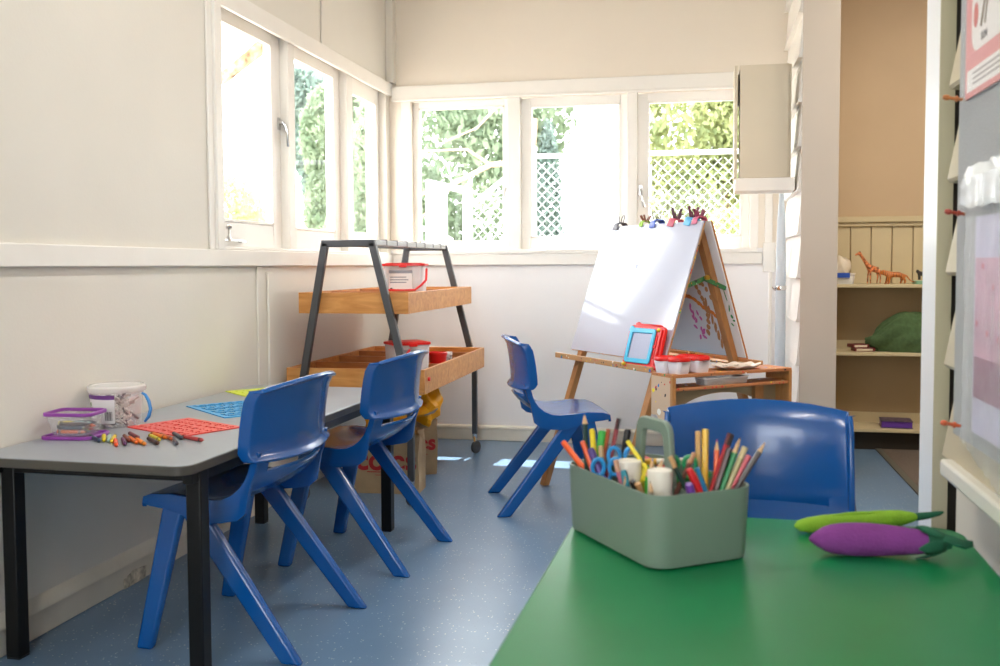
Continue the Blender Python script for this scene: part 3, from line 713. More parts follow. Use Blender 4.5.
inn = ['#e06a1c', '#3d4651', '#5b2f5a', '#e3c62a', '#b03a3a', '#2b3a55', '#4d4a55', '#e8d9b0', '#7a3a28', '#e2501c', '#4b2a22', '#9fb8b0', '#c9b51f', '#3d4651']
for k, c in enumerate(inn):
    o = crayon_mesh('crayon', c, L=.086, r=.006)
    lay = k//5
    o.location = (-1.930+rr.uniform(-.014, .014), 2.705+(-.026+.013*(k % 5)), TZ+.020+.0122*lay); o.rotation_euler = (0, rr.uniform(-.06, .06), radians(6+rr.uniform(-18, 18)+(30 if lay == 2 else 0)))
    tag(o, 'crayon lying in the pile inside the purple-rimmed container', 'crayon', 'crayons inside the small purple-rimmed container')

# stencils
def stencil(name, label, loc, rz, w, d, c, mode):
    nx, ny = 60, 44
    rows = [[((i/nx-.5)*w, (j/ny-.5)*d, 0) for i in range(nx+1)] for j in range(ny+1)]
    rr = random.Random(hash(mode) % 7 if False else len(mode))
    pat = {}
    if mode == 'letters':
        for gy in range(5):
            for gx in range(8):
                g = [[rr.random() < .52 for _ in range(4)] for _ in range(5)]
                for a in range(5):
                    for b in range(4):
                        if g[a][b]: pat[(4+gy*8+a, 4+gx*7+b)] = 1
    elif mode == 'waves':
        for j in range(3, ny-3):
            for i in range(3, nx-3):
                wv = (j + 2.2*sin(i*.42) ) % 6.2
                if wv > 2.6 and (i % 15) not in (0, 1): pat[(j, i)] = 1
    else:
        for j in range(4, ny-4):
            for i in range(4, nx-4):
                cx, cy = (i % 11)-5, (j % 10)-5
                if cx*cx+cy*cy*1.3 < 10 and cx*cx+cy*cy > 2.5: pat[(j, i)] = 1
    mb = MB(); mb.grid(rows, skip=lambda i, j: (i, j) in pat)
    o = mb.build(name, mat('stencil_'+mode, c, rough=.3), solid=.003, offset=1, smooth=0); o.location = (loc[0], loc[1], TZ+.0005+(0 if mode != 'letters' else 0)); o.rotation_euler = (0, 0, rz)
    return tag(o, label, 'stencil', 'plastic drawing stencils')
stencil('stencil', 'red plastic letter stencil flat on the grey table', (-1.680, 2.925, 0), radians(-27), .31, .235, '#e2362c', 'letters')
stencil('stencil', 'bright blue plastic stencil with wavy cut-outs behind the red one', (-1.70, 3.345, 0), radians(-40), .37, .26, '#1a9ad8', 'waves')
stencil('stencil', 'neon yellow plastic stencil farthest along the grey table', (-1.79, 3.775, 0), radians(-40), .33, .22, '#dcee1c', 'shapes')

# ================================================================== EASEL
EO = (-.208, 4.464, 0); EA = radians(-52)
EM = Matrix.Translation(EO) @ Matrix.Rotation(EA, 4, 'Z')
def ew(x, y, z): return tuple(EM @ Vector((x, y, z)))
PINE = wood_mat('pine_wood', '#c08a55', '#a8723f', (8, 8, 1.5), coat=.05)
PAINTED = splatter_mat('paint_spattered_pine', '#b98d5f', .9, 52)
SPLAT = splatter_mat('paint_spattered_beige_board', '#cbb196', .95, 30)
WB = mat('whiteboard', '#b9bccb', rough=.12, spec=.5, coat=.1)
t = thing('easel', 'double-sided wooden painting easel with whiteboards and a side shelf', 'easel', EO, EA)
sl = (1.35-.70)
def fy(z): return .27-.337*(1.35-z)
def ry(z): return .315+.337*(1.35-z)
def slab(yf, x0, x1, z0, z1, th, sgn):
    mb = MB(); a, b = yf(z0), yf(z1)
    mb.add([(x0, a, z0), (x1, a, z0), (x1, b, z1), (x0, b, z1), (x0, a+sgn*th, z0), (x1, a+sgn*th, z0), (x1, b+sgn*th, z1), (x0, b+sgn*th, z1)],
           [(0,1,2,3), (7,6,5,4), (0,4,5,1), (1,5,6,2), (2,6,7,3), (3,7,4,0)]); return mb
slab(fy, -.845, -.003, .70, 1.352, .008, 1).build('front_board', WB, t, bevel=.001)
slab(lambda z: fy(z)+.008, -.845, 0, .695, 1.35, .006, 1).build('front_board_edge', PAINTED, t)
slab(ry, -.845, -.003, .70, 1.352, .008, -1).build('rear_board', mat('rear_board_white', '#e6e7ea', rough=.3), t, bevel=.001)
slab(lambda z: ry(z)+.001, -.845, .0, .695, 1.352, .006, 1).build('rear_board_edge', mat('rear_board_brown', '#b9783a', rough=.5), t)
for x in (-.77, -.075):
    slab(lambda z: fy(z)+.016, x-.022, x+.022, 0, 1.33, .034, 1).build('front_leg', PINE, t, bevel=.003)
    slab(lambda z: ry(z)-.010, x-.022, x+.022, 0, 1.33, .034, -1).build('rear_leg', PINE, t, bevel=.003)
# cross brace, painted
BR = splatter_mat('paint_covered_brace', '#2f6a3c', .8, 60)
mb = MB(); z = 1.06; mb.beam((-.02, fy(1.045)+.012, 1.045), (-.02, .30, 1.085), .012, .020, (0, 0, 1)); mb.beam((-.012, .28, 1.085), (-.012, ry(1.03)-.012, 1.035), .012, .020, (0, 0, 1)); mb.build('hinge_brace', BR, t, bevel=.001)
mb = MB(); mb.lathe([(0, 0), (.012, 0), (.012, .012), (0, .013)], 12, Matrix.Translation((-.004, .29, 1.088)) @ Matrix.Rotation(pi/2, 4, 'Y')); mb.build('brace_pivot', mat('brass', '#b08d3a', rough=.4, metal=.8), t)
# trays
mb = MB(); mb.box((-.885, -.022, .655), (0, -.008, .682)); mb.box((-.88, -.008, .655), (0, .055, .665)); mb.build('front_tray', PAINTED, t, bevel=.002)
mb = MB(); mb.box((-.885, .62, .655), (0, .634, .682)); mb.box((-.88, .545, .655), (0, .62, .665)); mb.build('rear_tray', PAINTED, t, bevel=.002)
# side box with shelf and arched apron
TOPW = splatter_mat('paint_spattered_top', '#b5764a', .85, 44)
mb = MB(); mb.box((.002, -.022, .648), (.165, .662, .662)); mb.box((.0, .0, .64), (.002, .62, .66)); mb.build('shelf_top', TOPW, t, bevel=.002)
def side(y, m, name):
    n = 10; poly = [(.002, .648), (.002, .47)]
    for i in range(n+1): poly.append((.03+.10*i/n, .47-.045*sin(pi*i/n*.5)+.012*sin(9*i/n)))
    poly += [(.165, .415), (.165, .648)]
    MB().prism(poly, y, y+.014, Matrix(((1,0,0,0),(0,0,1,0),(0,1,0,0),(0,0,0,1)))).build(name, m, t, bevel=.001)
side(-.022, SPLAT, 'side_panel'); side(.648, PINE, 'side_panel')
MB().box((.148, -.0235, .412), (.1665, -.006, .649)).build('edge_strip', PINE, t); MB().box((.1652, .646, .412), (.1665, .662, .649)).build('edge_strip', PINE, t)
mb = MB(); mb.box((.02, -.008, .588), (.160, .648, .602)); mb.build('lower_shelf', TOPW, t, bevel=.002)
n = 16; poly = [(-.008, .588), (-.008, .44), (.05, .44)]
for i in range(n+1): a = pi*i/n; poly.append((.32-.27*cos(a), .44+.115*sin(a)))
poly += [(.648, .44), (.648, .588)]
MB().prism(poly, .060, .072, Matrix(((0,0,1,0),(1,0,0,0),(0,1,0,0),(0,0,0,1)))).build('arched_apron', PLY, t)
MB().box((.075, .50, .44), (.10, .55, .588)).build('support_post', PINE, t)
# dried paintings on the inside of the rear board
def rp(x, z, off=.0095): return (x, ry(z)-off, z)
def blob(mb, x, z, a, b, ang, n=10, off=.0095):
    pts = []
    for i in range(n):
        th = 2*pi*i/n; u, v = a*cos(th)*random.uniform(.8, 1.1), b*sin(th)*random.uniform(.8, 1.1)
        pts.append(rp(x+u*cos(ang)-v*sin(ang), z+u*sin(ang)+v*cos(ang), off))
    mb.add(pts, [tuple(range(n))])
random.seed(21)
mb = MB()
for k in range(9): blob(mb, -.36+.028*k, 1.00-.012*k+random.uniform(-.01, .01), .026, .011, -.35)
for k in range(14): blob(mb, -.30+random.uniform(-.08, .1), 1.13+random.uniform(-.06, .1), .020, .004, 1.1)
o = mb.build('orange_paint_mark', mat('orange_paint', '#e8862c', rough=.5), t, smooth=0, recalc=False)
mb = MB()
for k in range(15): blob(mb, -.30+random.uniform(-.05, .05), .86+random.uniform(-.08, .08), random.uniform(.012, .026), .008, random.uniform(0, 3))
for k in range(6): blob(mb, -.10, .80+.04*k, .004, .03, 0)
mb.build('pink_paint_mark', mat('pink_paint', '#dc6bb4', rough=.5), t, smooth=0, recalc=False)
mb = MB()
for k in range(9):
    a = k/8; blob(mb, -.235+.035*sin(a*pi), 1.04-.23*a, .015, .017, .4)
for k in range(8):
    a = k/7; blob(mb, -.13+.035*sin(a*pi), .99-.20*a, .015, .016, .2)
for k in range(6): blob(mb, -.19+.008*k, .96-.04*k, .010, .030, -.25)
for k in range(4): blob(mb, -.20+.02*k, 1.06-.008*k*k, .014, .014, 0)
mb.build('brown_paint_mark', mat('brown_paint', '#c58a55', rough=.5), t, smooth=0, recalc=False)
mb = MB()
for (x, z, a, b, g) in ((-.028, 1.0, .004, .03, .1), (-.024, .94, .005, .02, -.3), (-.020, .90, .008, .012, .5), (-.012, .88, .009, .006, 0), (-.03, .86, .005, .012, .9)): blob(mb, x, z, a, b, g)
mb.build('green_paint_mark', mat('green_paint', '#1f8a4a', rough=.5), t, smooth=0, recalc=False)
# marker smudge on the front board
mb = MB()
def fb(x, z): return (x, fy(z)-.0012, z)
for (x, z, dx, dz) in ((-.45, 1.16, .008, -.03), (-.455, 1.10, -.01, -.035), (-.452, 1.065, .004, -.02), (-.44, 1.13, .005, .02)):
    mb.add([fb(x, z), fb(x+.003, z), fb(x+dx+.003, z+dz), fb(x+dx, z+dz)], [(0,1,2,3)])
mb.build('marker_scribble', mat('blue_marker', '#5b68b8', rough=.5), t, smooth=0, recalc=False)

# clips on the top edge of the easel
def clip(label, X, c, c2, wire=False, tilt=0, s=1):
    p = ew(X, .292, 1.352)
    t = thing('bulldog_clip', label, 'clip', p, EA, 'clips along the top of the easel', rot=(radians(-4), tilt, EA))
    w = .024*s
    M = Matrix(((0,0,1,0),(1,0,0,0),(0,1,0,0),(0,0,0,1)))
    mb = MB(); mb.prism([(-.034, -.020*s), (-.030, -.021*s), (-.022, .010), (-.012, .016), (.018, .016), (.028, .010), (.036, -.020*s), (.039, -.019*s), (.032, .012), (.022, .021), (-.016, .021), (-.026, .013)], -w, w, M)
    mb.build('jaw', col(c, .35), t, bevel=.001)
    mb = MB()
    if wire:
        for sy in (-1, 1): mb.tube([(-.010, sy*.010, .018), (-.012, sy*.016, .045), (-.007, sy*.02, .060), (.007, sy*.02, .060), (.012, sy*.016, .045), (.010, sy*.010, .018)], .0022, 6)
        mb.build('wire_handle', DGREY, t)
    else:
        for sy in (-1, 1):
            mb.beam((-.004, sy*.006, .014), (-.006+sy*.004, sy*.026, .062*s+.01), .016, .006, (0, 1, 0)); mb.beam((.010, sy*.006, .014), (.012, sy*.022, .050), .012, .005, (0, 1, 0))
        mb.build('handle', col(c2, .35), t, bevel=.002)
    return t
clip('black binder clip with silver wire arms, leftmost along the top of the easel', -.735, '#3a3440', '#888888', wire=True)
clip('green clip with brown levers, second from left along the top of the easel', -.50, '#8dbb3e', '#7a4632', s=.6)
clip('blue binder clip with wire arms near the middle of the easel top', -.40, '#2c4fae', '#444a55', wire=True, tilt=-.1)
clip('dusty red clip with dark levers right of the blue binder clip', -.245, '#b5475f', '#4c2b38', tilt=.15)
clip('light blue clip with maroon levers towards the near end of the easel top', -.115, '#58a6cf', '#5a2334', tilt=.18)
clip('pink clip nearest the near end of the easel top', -.060, '#c05a78', '#7a2f48', tilt=-.08, s=.8)

# magnetic drawing board, leaning on the front board
ex, ez = -.235, .6825
lean = math.atan(.337)
t = thing('drawing_board', 'red and blue toy magnetic drawing board leaning on the easel', 'toy', ew(-.105, -.004, .6655), EA, rot=(-lean*.92, 0, EA+radians(7)))
RX = Matrix(((1,0,0,0),(0,0,1,0),(0,1,0,0),(0,0,0,1)))
def pz(y0): return Matrix(((1,0,0,0),(0,0,1,y0),(0,1,0,0),(0,0,0,1)))
mb = MB(); mb.prism(rrect(-.135, 0, .110, .205, .022), -.008, .010, pz(0)); mb.prism([(-.10, .200), (-.105, .216), (-.085, .222), (-.07, .214), (.07, .214), (.08, .206)], -.006, .010, pz(0)); mb.build('frame', RED, t, bevel=.004)
mb = MB(); mb.ring(rrect(-.122, .022, .058, .190, .018), rrect(-.100, .044, .036, .166, .006), -.016, -.008, pz(0)); mb.lathe([(0, 0), (.017, 0), (.017, .008), (0, .009)], 16, Matrix.Translation((-.112, -.007, .182)) @ Matrix.Rotation(pi/2, 4, 'X')); mb.build('inner_frame', mat('sky_blue_plastic', '#3fb6dc', rough=.3), t, bevel=.003)
mb = MB(); mb.box((-.100, -.0092, .044), (.036, -.0082, .166)); mb.build('screen', mat('grey_screen', '#a9adc4', rough=.35, noise=.08, nscale=400), t)
mb = MB(); mb.box((.066, -.014, .05), (.074, -.008, .16)); mb.box((.082, -.016, .02), (.098, -.008, .19)); mb.lathe([(0, 0), (.009, 0), (.009, .012), (0, .013)], 12, Matrix.Translation((.072, -.008, .105)) @ Matrix.Rotation(pi/2, 4, 'X')); mb.build('slider', RED, t, bevel=.003)
for (x, z) in ((-.115, .012), (.074, .186)):
    mb = MB(); mb.lathe([(0, 0), (.009, 0), (.009, .010), (.006, .013), (0, .014)], 12, Matrix.Translation((x, -.008, z)) @ Matrix.Rotation(pi/2, 4, 'X')); mb.build('yellow_stamp', mat('yellow_plastic', '#e8c41c', rough=.35), t)

# non-spill paint pots
def pot(label, X, Y, rz):
    p = ew(X, Y, .6625); t = thing('paint_pot', label, 'pot', p, EA+rz, 'white paint pots with red lids'); t.scale = (1.1, 1.1, 1.2)
    mb = MB(); n = 24
    o0 = rrect(-.030, -.030, .030, .030, .012, 5); o1 = rrect(-.037, -.037, .037, .037, .014, 5); k = len(o0)
    mb.add([(x, y, 0) for x, y in o0]+[(x, y, .046) for x, y in o1], [tuple(range(k))[::-1]]+[(i, (i+1) % k, k+(i+1) % k, k+i) for i in range(k)]); mb.build('body', clear_mat('milky_pot', '#ece6ee', .72, .3), t, solid=.002)
    mb = MB(); mb.lathe([(.046, .046), (.0475, .048), (.0475, .054), (.044, .060), (.034, .062), (.026, .058), (.014, .030), (0, .029)], 24); mb.lathe([(.030, .045), (.013, .018), (0, .018)], 16); mb.build('lid', RED, t)
    mb = MB(); mb.lathe([(0, .004), (.029, .004), (.031, .012), (0, .013)], 16); mb.build('paint', col('#efc9cf'), t)
pot('red-lidded paint pot nearest the toy drawing board', .055, .020, .1)
pot('red-lidded paint pot at the near corner of the easel shelf', .118, .045, .2)
pot('red-lidded paint pot behind the other two, touching the board', .045, .150, .3)
pot('red-lidded paint pot beside the white palette', .105, .165, .0)
# palette
t = thing('paint_palette', 'white scalloped paint palette on the easel side shelf', 'palette', ew(.085, .40, .6625), EA)
rows = []
for (r, z) in ((0, .004), (.05, .004), (.085, .010), (.115, .020), (.128, .022), (.131, .018), (.118, .012), (.08, .001), (0, .001)):
    rows.append([(r*(1+.05*cos(9*a))*cos(a)*.58, r*(1+.05*cos(9*a))*sin(a), z+.004*cos(9*a)*(r > .06)) for a in [2*pi*i/72 for i in range(72)]])
mb = MB(); mb.grid(rows, closed=True); b = mb.build('dish', mat('stained_white_plastic', '#ddd2c8', rough=.45, noise=.1, nscale=14), t)
mb = MB()
for k in range(7):
    a = 2*pi*k/7; mb.lathe([(.012, .012), (.013, .0135), (.010, .0125), (0, .012)], 12, Matrix.Translation((.044*cos(a), .078*sin(a), .0)))
mb.build('wells', mat('dull_paint', '#8f7f86', rough=.6), t)
mb = MB(); mb.box((-.006, -.05, .602), (.006, .05, .6075)); 
t = thing('marker_pen', 'black marker pen lying in the front tray of the easel', 'pen', ew(-.42, .012, .6715), EA)
MB().lathe([(.006, -.05), (.006, .02)], 10, Matrix.Rotation(pi/2, 4, 'Y')).build('barrel', WHITEP, t); MB().lathe([(.0065, .02), (.0065, .055), (.004, .058)], 10, Matrix.Rotation(pi/2, 4, 'Y')).build('cap', BLACKP, t)
t = thing('paint_tray', 'clear shallow plastic tray on the lower shelf of the easel', 'tray', ew(.10, .30, .602), EA)
mb = MB(); o0 = rrect(-.04, -.12, .04, .12, .015); k = len(o0); mb.add([(x, y, 0) for x, y in o0]+[(x*1.1, y*1.05, .03) for x, y in o0], [tuple(range(k))[::-1]]+[(i, (i+1) % k, k+(i+1) % k, k+i) for i in range(k)]); mb.build('body', FROST, t, solid=.0015)
MB().ring(rrect(-.047, -.13, .047, .13, .016), rrect(-.043, -.125, .043, .125, .014), .029, .032).build('rim', WHITEP, t)

# ================================================================== CADDY
SAGE = mat('sage_plastic', '#76877a', rough=.42, noise=.02, bump=.03, bscale=300)
CO = Vector((-.090, 1.925, .6005)); CA = radians(-55)     # long axis towards the near corner
t = thing('pencil_caddy', 'sage green plastic caddy with an arched handle, full of pencils, on the green table', 'caddy', tuple(CO), CA)
CM = Matrix.Translation(CO) @ Matrix.Rotation(CA, 4, 'Z')
Lh, Wh, Hc = .178, .113, .138
def cad(f, r, ins=0): return rrect(-Lh*f+ins, -Wh*f+ins, Lh*f-ins, Wh*f-ins, r, 6)
secs = [(cad(.93, .035, .006), 0), (cad(.95, .038), .004), (cad(.965, .04), .012), (cad(1.0, .042), Hc), (cad(1.0, .040, .0035), Hc), (cad(.965, .038, .0035), .014), (cad(.94, .034, .006), .006)]
mb = MB(); mb.grid([[(x, y, z) for x, y in p] for p, z in secs], closed=True)
k = len(secs[0][0]); mb.add([(x, y, 0) for x, y in secs[0][0]], [tuple(range(k))[::-1]]); mb.add([(x, y, .006) for x, y in secs[-1][0]], [tuple(range(k))]); mb.build('tub', SAGE, t, smooth=40)
# handle with centre wall, along the long axis
outer = [(-.075, .0), (-.068, .19)]; inner = []
def arch(w, h, r, n=6):
    pts = [(-w, Hc-.02)]
    for i in range(n+1): a = pi-(pi/2)*i/n; pts.append((-w+.012+r+r*cos(a), h-r+r*sin(a)))
    for i in range(n+1): a = pi/2-(pi/2)*i/n; pts.append((w-.012-r+r*cos(a), h-r+r*sin(a)))
    pts.append((w, Hc-.02)); return pts
o1 = arch(.072, .247, .028); i1 = [(x*.66, min(z, .222-(.247-z)*.9) if z > Hc else Hc-.02) for x, z in o1]
i1 = arch(.050, .222, .014)
mb = MB(); n = len(o1)
vs = [(x, -.0065, z) for x, z in o1]+[(x, -.0065, z) for x, z in i1]+[(x, .0065, z) for x, z in o1]+[(x, .0065, z) for x, z in i1]
fs = []
for i in range(n-1):
    fs += [(i, i+1, n+i+1, n+i), (2*n+i+1, 2*n+i, 3*n+i, 3*n+i+1), (i+1, i, 2*n+i, 2*n+i+1), (n+i, n+i+1, 3*n+i+1, 3*n+i)]
mb.add(vs, fs); mb.box((-.072, -.006, .006), (.072, .006, Hc-.019)); mb.build('handle', SAGE, t, bevel=.003, segs=3)
MB().box((-Lh*.97, -.003, .006), (-.072, .003, Hc-.012)).build('divider', SAGE, t); MB().box((.072, -.003, .006), (Lh*.97, .003, Hc-.012)).build('divider', SAGE, t)

TIPW = mat('sharpened_wood', '#d9b184', rough=.6)
def in_caddy(o, lx, ly, z, lx2, ly2, z2):
    """stand a thing built along +Z so that it runs from point 1 to point 2 in the caddy"""
    a = CM @ Vector((lx, ly, z)); b = CM @ Vector((lx2, ly2, z2)); d = (b-a)
    o.location = a; o.rotation_euler = d.to_track_quat('Z', 'Y').to_euler(); return d.length
def world_stick(o, a, b):
    a = Vector(a); b = Vector(b); o.location = a; o.rotation_euler = (b-a).to_track_quat('Z', 'Y').to_euler()
def pencil(label, c, a, b, L=None, r=.0038, tip='up', bandc=None, name='colour_pencil', group='pencils standing in the caddy'):
    A = CM @ Vector(a); B = CM @ Vector(b); Lr = L or (B-A).length
    t = thing(name, label, 'pencil', (0, 0, 0), 0, group); world_stick(t, A, B)
    if tip == 'up':
        MB().lathe([(0, 0), (r, .0005), (r, Lr-.022), (r*.98, Lr-.021)], 6).build('barrel', col(c, .35), t, smooth=0)
        mb = MB(); mb.cur = 0; mb.lathe([(r*.98, Lr-.021), (r*.3, Lr-.005)], 8); mb.cur = 1; mb.lathe([(r*.3, Lr-.005), (.0003, Lr)], 8); mb.build('tip', [TIPW, col(bandc or c)], t, recalc=False)
    else:
        MB().lathe([(0, 0), (r, .0005), (r, Lr-.001), (0, Lr)], 6).build('barrel', col(c, .35), t, smooth=0)
        if bandc: MB().lathe([(r*1.03, Lr-.022), (r*1.03, Lr+.0005), (0, Lr+.001)], 8).build('end_band', col(bandc), t)
    return t
def marker(label, c, a, b, capc=None, r=.0075, name='felt_pen', cat='pen'):
    A = CM @ Vector(a); B = CM @ Vector(b); Lr = (B-A).length
    t = thing(name, label, cat, (0, 0, 0), 0, 'felt pens standing in the caddy'); world_stick(t, A, B)
    MB().lathe([(0, 0), (r, .001), (r, Lr*.62)], 14).build('barrel', col(c, .35), t)
    MB().lathe([(r*1.06, Lr*.62), (r*1.06, Lr-.006), (r*.8, Lr-.001), (0, Lr)], 14).build('cap', col(capc or c, .35), t)
    return t
def clampv(p, lx, ly): return (max(-lx, min(lx, p[0])), max(-ly, min(ly, p[1])), p[2])
def seat(T, B):
    """base point on the caddy floor and tip for a stick leaning in the caddy, from tip T through B at the rim"""
    dz = max(.012, T[2]-B[2]); Bc = clampv(B, .152, .089)
    F = [Bc[i]-(T[i]-B[i])/dz*(B[2]-.012) for i in range(3)]; F[2] = .012
    F = clampv(F, .146, .084)
    Tt = (Bc[0]+T[0]-B[0], Bc[1]+T[1]-B[1], T[2])
    k = (.134-F[2])/(Tt[2]-F[2])          # keep the crossing at rim height inside the wall
    cx, cy = F[0]+(Tt[0]-F[0])*k, F[1]+(Tt[1]-F[1])*k
    ox, oy = max(0, abs(cx)-.154)*(1 if cx > 0 else -1), max(0, abs(cy)-.092)*(1 if cy > 0 else -1)
    return (F[0]-ox, F[1]-oy, F[2]), (Tt[0]-ox, Tt[1]-oy, Tt[2])
def P_(label, c, T, B, r=.0038, tip='up', bandc=None, name='colour_pencil'):
    a, b = seat(T, B); return pencil(label, c, a, b, r=r, tip=tip, bandc=bandc, name=name)
def M_(label, c, T, B, capc=None, r=.0065): 
    a, b = seat(T, B); return marker(label, c, a, b, capc, r)
M_('orange felt pen leaning out at the far left corner of the caddy', '#e85a1e', (-.180, -.118, .180), (-.143, -.095, .136), '#e85a1e', .0058)
P_('tall dark green pencil with worn wooden end, tallest in the caddy left corner', '#1f3a38', (-.133, -.085, .243), (-.124, -.085, .134), .0062, 'up', '#5a5a60')
P_('orange pencil left of the purple felt pen in the caddy', '#e2571f', (-.111, -.108, .191), (-.092, -.095, .135), .0052, 'flat')
M_('thick purple felt pen in the left half of the caddy', '#4f3a7c', (-.078, -.108, .182), (-.059, -.095, .135), r=.0072)
M_('yellow felt pen in the left half of the caddy', '#e8cf1c', (-.125, -.072, .212), (-.110, -.074, .15), r=.0058)
M_('bright green felt pen standing upright in the caddy', '#2e9a3c', (-.119, -.050, .208), (-.114, -.062, .152), '#38a544', .0085)
P_('short brown pencil stub behind the bright green felt pen', '#a4502c', (-.108, -.042, .212), (-.106, -.055, .15), .0045, 'flat')
P_('teal pencil with tan end in front of the bright green felt pen', '#2a7f9a', (-.074, -.080, .185), (-.068, -.086, .15), .0055, 'flat', '#c9a06a')
P_('dark red pencil with black tip leaning right beside the green pen', '#8c2028', (-.088, -.030, .235), (-.087, -.063, .145), .0045, 'flat', '#2a1c1e')
M_('navy felt pen with a black cap near the caddy handle', '#1d2743', (-.129, .016, .204), (-.117, -.001, .151), '#14161c', .007)
P_('mauve pencil stub leaning on the long side of the caddy', '#b5687c', (.016, -.103, .174), (.021, -.095, .134), .005, 'flat', '#c79a80')
M_('short teal felt pen beside the mauve stub in the caddy', '#2f8a9c', (.041, -.100, .160), (.043, -.094, .130), r=.006)
P_('orange pencil stub low at the near long side of the caddy', '#ea6a2a', (.048, -.098, .150), (.040, -.09, .12), .0055, 'up')
P_('rust brown crayon standing beside the near arm of the handle', '#a8452a', (.055, -.017, .177), (.058, -.031, .145), .0065, 'up')
P_('blue crayon standing under the handle of the caddy', '#2379c2', (.019, -.016, .172), (.017, -.019, .136), .0065, 'up')
P_('light green crayon standing under the handle of the caddy', '#4cc24a', (.026, -.030, .160), (.024, -.030, .126), .0065, 'up')
P_('black pencil stub leaning forward between the two white glue sticks', '#1c1c1e', (.078, -.098, .148), (.074, -.085, .12), .006, 'flat')
P_('tan wooden pencil stub beside the black stub in the caddy', '#b98a58', (.094, -.096, .146), (.090, -.085, .123), .006, 'flat')
P_('grey-brown pencil leaning in front of the nearer white glue stick', '#8f8272', (.131, -.092, .158), (.127, -.086, .127), .0045, 'up')
P_('natural wood pencil with flat end standing left of the tall yellow one', '#d3a768', (.036, .077, .222), (.045, .072, .148), .0055, 'flat')
P_('tall yellow pencil with flat end standing upright in the caddy', '#e8b81c', (.052, .083, .228), (.060, .077, .14), .0065, 'flat')
P_('dark green pencil with worn tan end leaning left across the near compartment', '#173a33', (.089, -.022, .188), (.127, -.001, .134), .0048, 'flat', '#c79a68')
P_('brown pencil leaning away behind the dark green one', '#5c3428', (.089, .032, .190), (.095, -.013, .140), .0045, 'flat', '#b88a66')
M_('bright red felt pen leaning left in the near corner of the caddy', '#cc1f24', (.125, -.005, .171), (.139, .015, .131), r=.0068)
P_('blue pencil leaning left beside the bright red felt pen', '#2478a8', (.144, .000, .176), (.152, .018, .134), .0045, 'flat')
P_('orange pencil with pink tip standing behind the thick red pencil', '#e8601f', (.078, .092, .211), (.084, .086, .160), .0048, 'up', '#e05a7a')
P_('thick red pencil with dark end, tallest in the right group', '#a51620', (.136, .081, .231), (.136, .045, .141), .0062, 'flat', '#33262a')
P_('dark brown pencil directly in front of the thick red one', '#4a2420', (.150, .068, .209), (.147, .044, .141), .0055, 'flat')
P_('green pencil with bare wooden end in the right group', '#128045', (.152, .086, .218), (.150, .054, .138), .0056, 'up', '#b09070')
P_('olive wood pencil between the green and the pink ones', '#a89a62', (.160, .098, .208), (.155, .064, .136), .0056, 'flat', '#cbb486')
P_('coral pink pencil second from the right end of the caddy', '#c23a48', (.163, .106, .193), (.156, .073, .137), .0052, 'flat')
P_('dark brown pencil with worn tip leaning out at the right corner of the caddy', '#3c2a24', (.165, .138, .216), (.150, .089, .137), .0052, 'up', '#c99a6a')
P_('graphite pencil with sharp dark tip behind the green pencil', '#7a6f66', (.117, .118, .220), (.120, .088, .160), .0045, 'up', '#3c3a40')
M_('purple felt pen end just showing over the near rim of the caddy', '#6a3794', (.150, -.022, .150), (.146, -.010, .12), r=.0075)
def loose_in(name, label, cat, c, a, b, r, capc=None):
    A = CM @ Vector(a); B = CM @ Vector(b); L = (B-A).length
    t = thing(name, label, cat); world_stick(t, A, B)
    MB().lathe([(0, 0), (r, .001), (r, L*.3)], 12).build('cap', col(capc or c, .35), t); MB().lathe([(r*.95, L*.3), (r*.95, L-.004), (r*.5, L), (0, L)], 12).build('barrel', col(c, .35), t); return t
loose_in('felt_pen', 'white felt pen with yellow cap lying across the top behind the handle', 'pen', '#e3dccb', (-.070, .012, .146), (.016, .088, .158), .0065, '#e0a92c')
loose_in('felt_pen', 'coral red felt pen lying low behind the handle of the caddy', 'pen', '#d9525c', (-.110, .030, .150), (-.012, .055, .136), .0055)
loose_in('felt_pen', 'bright green felt pen lying flat behind the handle', 'pen', '#2fa05a', (.000, .040, .118), (.060, .090, .140), .0075)
# glue sticks
for lab, p in (('white capped glue stick in the middle of the caddy', (-.008, -.052)), ('white capped glue stick at the near side of the caddy', (.092, -.046))):
    w = CM @ Vector((p[0], p[1], .0065)); t = thing('glue_stick', lab, 'glue stick', tuple(w), 0, 'white glue sticks in the caddy')
    MB().lathe([(0, 0), (.0205, .001), (.0215, .006), (.0215, .085)], 24).build('barrel', mat('glue_label', '#c9c4b8', rough=.5), t)
    MB().lathe([(.0228, .085), (.0232, .1555), (.0226, .1585), (.0212, .1600), (.0190, .1600), (.0180, .1585), (0, .1580)], 28).build('cap', mat('glue_cap', '#e0dacd', rough=.4), t)
# scissors
def scissors(label, p, ang, tilt, c):
    w = CM @ Vector(p); t = thing('safety_scissors', label, 'scissors', tuple(w), 0, 'safety scissors in the caddy', rot=(tilt, 0, CA+ang))
    for s in (-1, 1):
        mb = MB(); mb.tube([(s*.017+.012*cos(a), 0, .020+.017*sin(a)) for a in [2*pi*k/16 for k in range(16)]], .0042, 8, closed=True); mb.tube([(s*.010, 0, .008), (s*.004, 0, -.012), (0, 0, -.022)], .004, 8); mb.build('handle', col(c, .3), t)
        mb = MB(); mb.beam((s*.001, s*.001, -.02), (-s*.004, s*.001, -.095), .002, .010, (1, 0, 0)); mb.build('blade', METAL, t)
scissors('blue-handled scissors at the long near side of the caddy', (-.050, -.080, .128), radians(70), radians(8), '#2f8fd0')
scissors('blue-handled scissors beside the caddy handle, behind the others', (-.066, -.034, .142), radians(60), radians(-6), '#2f8fd0')
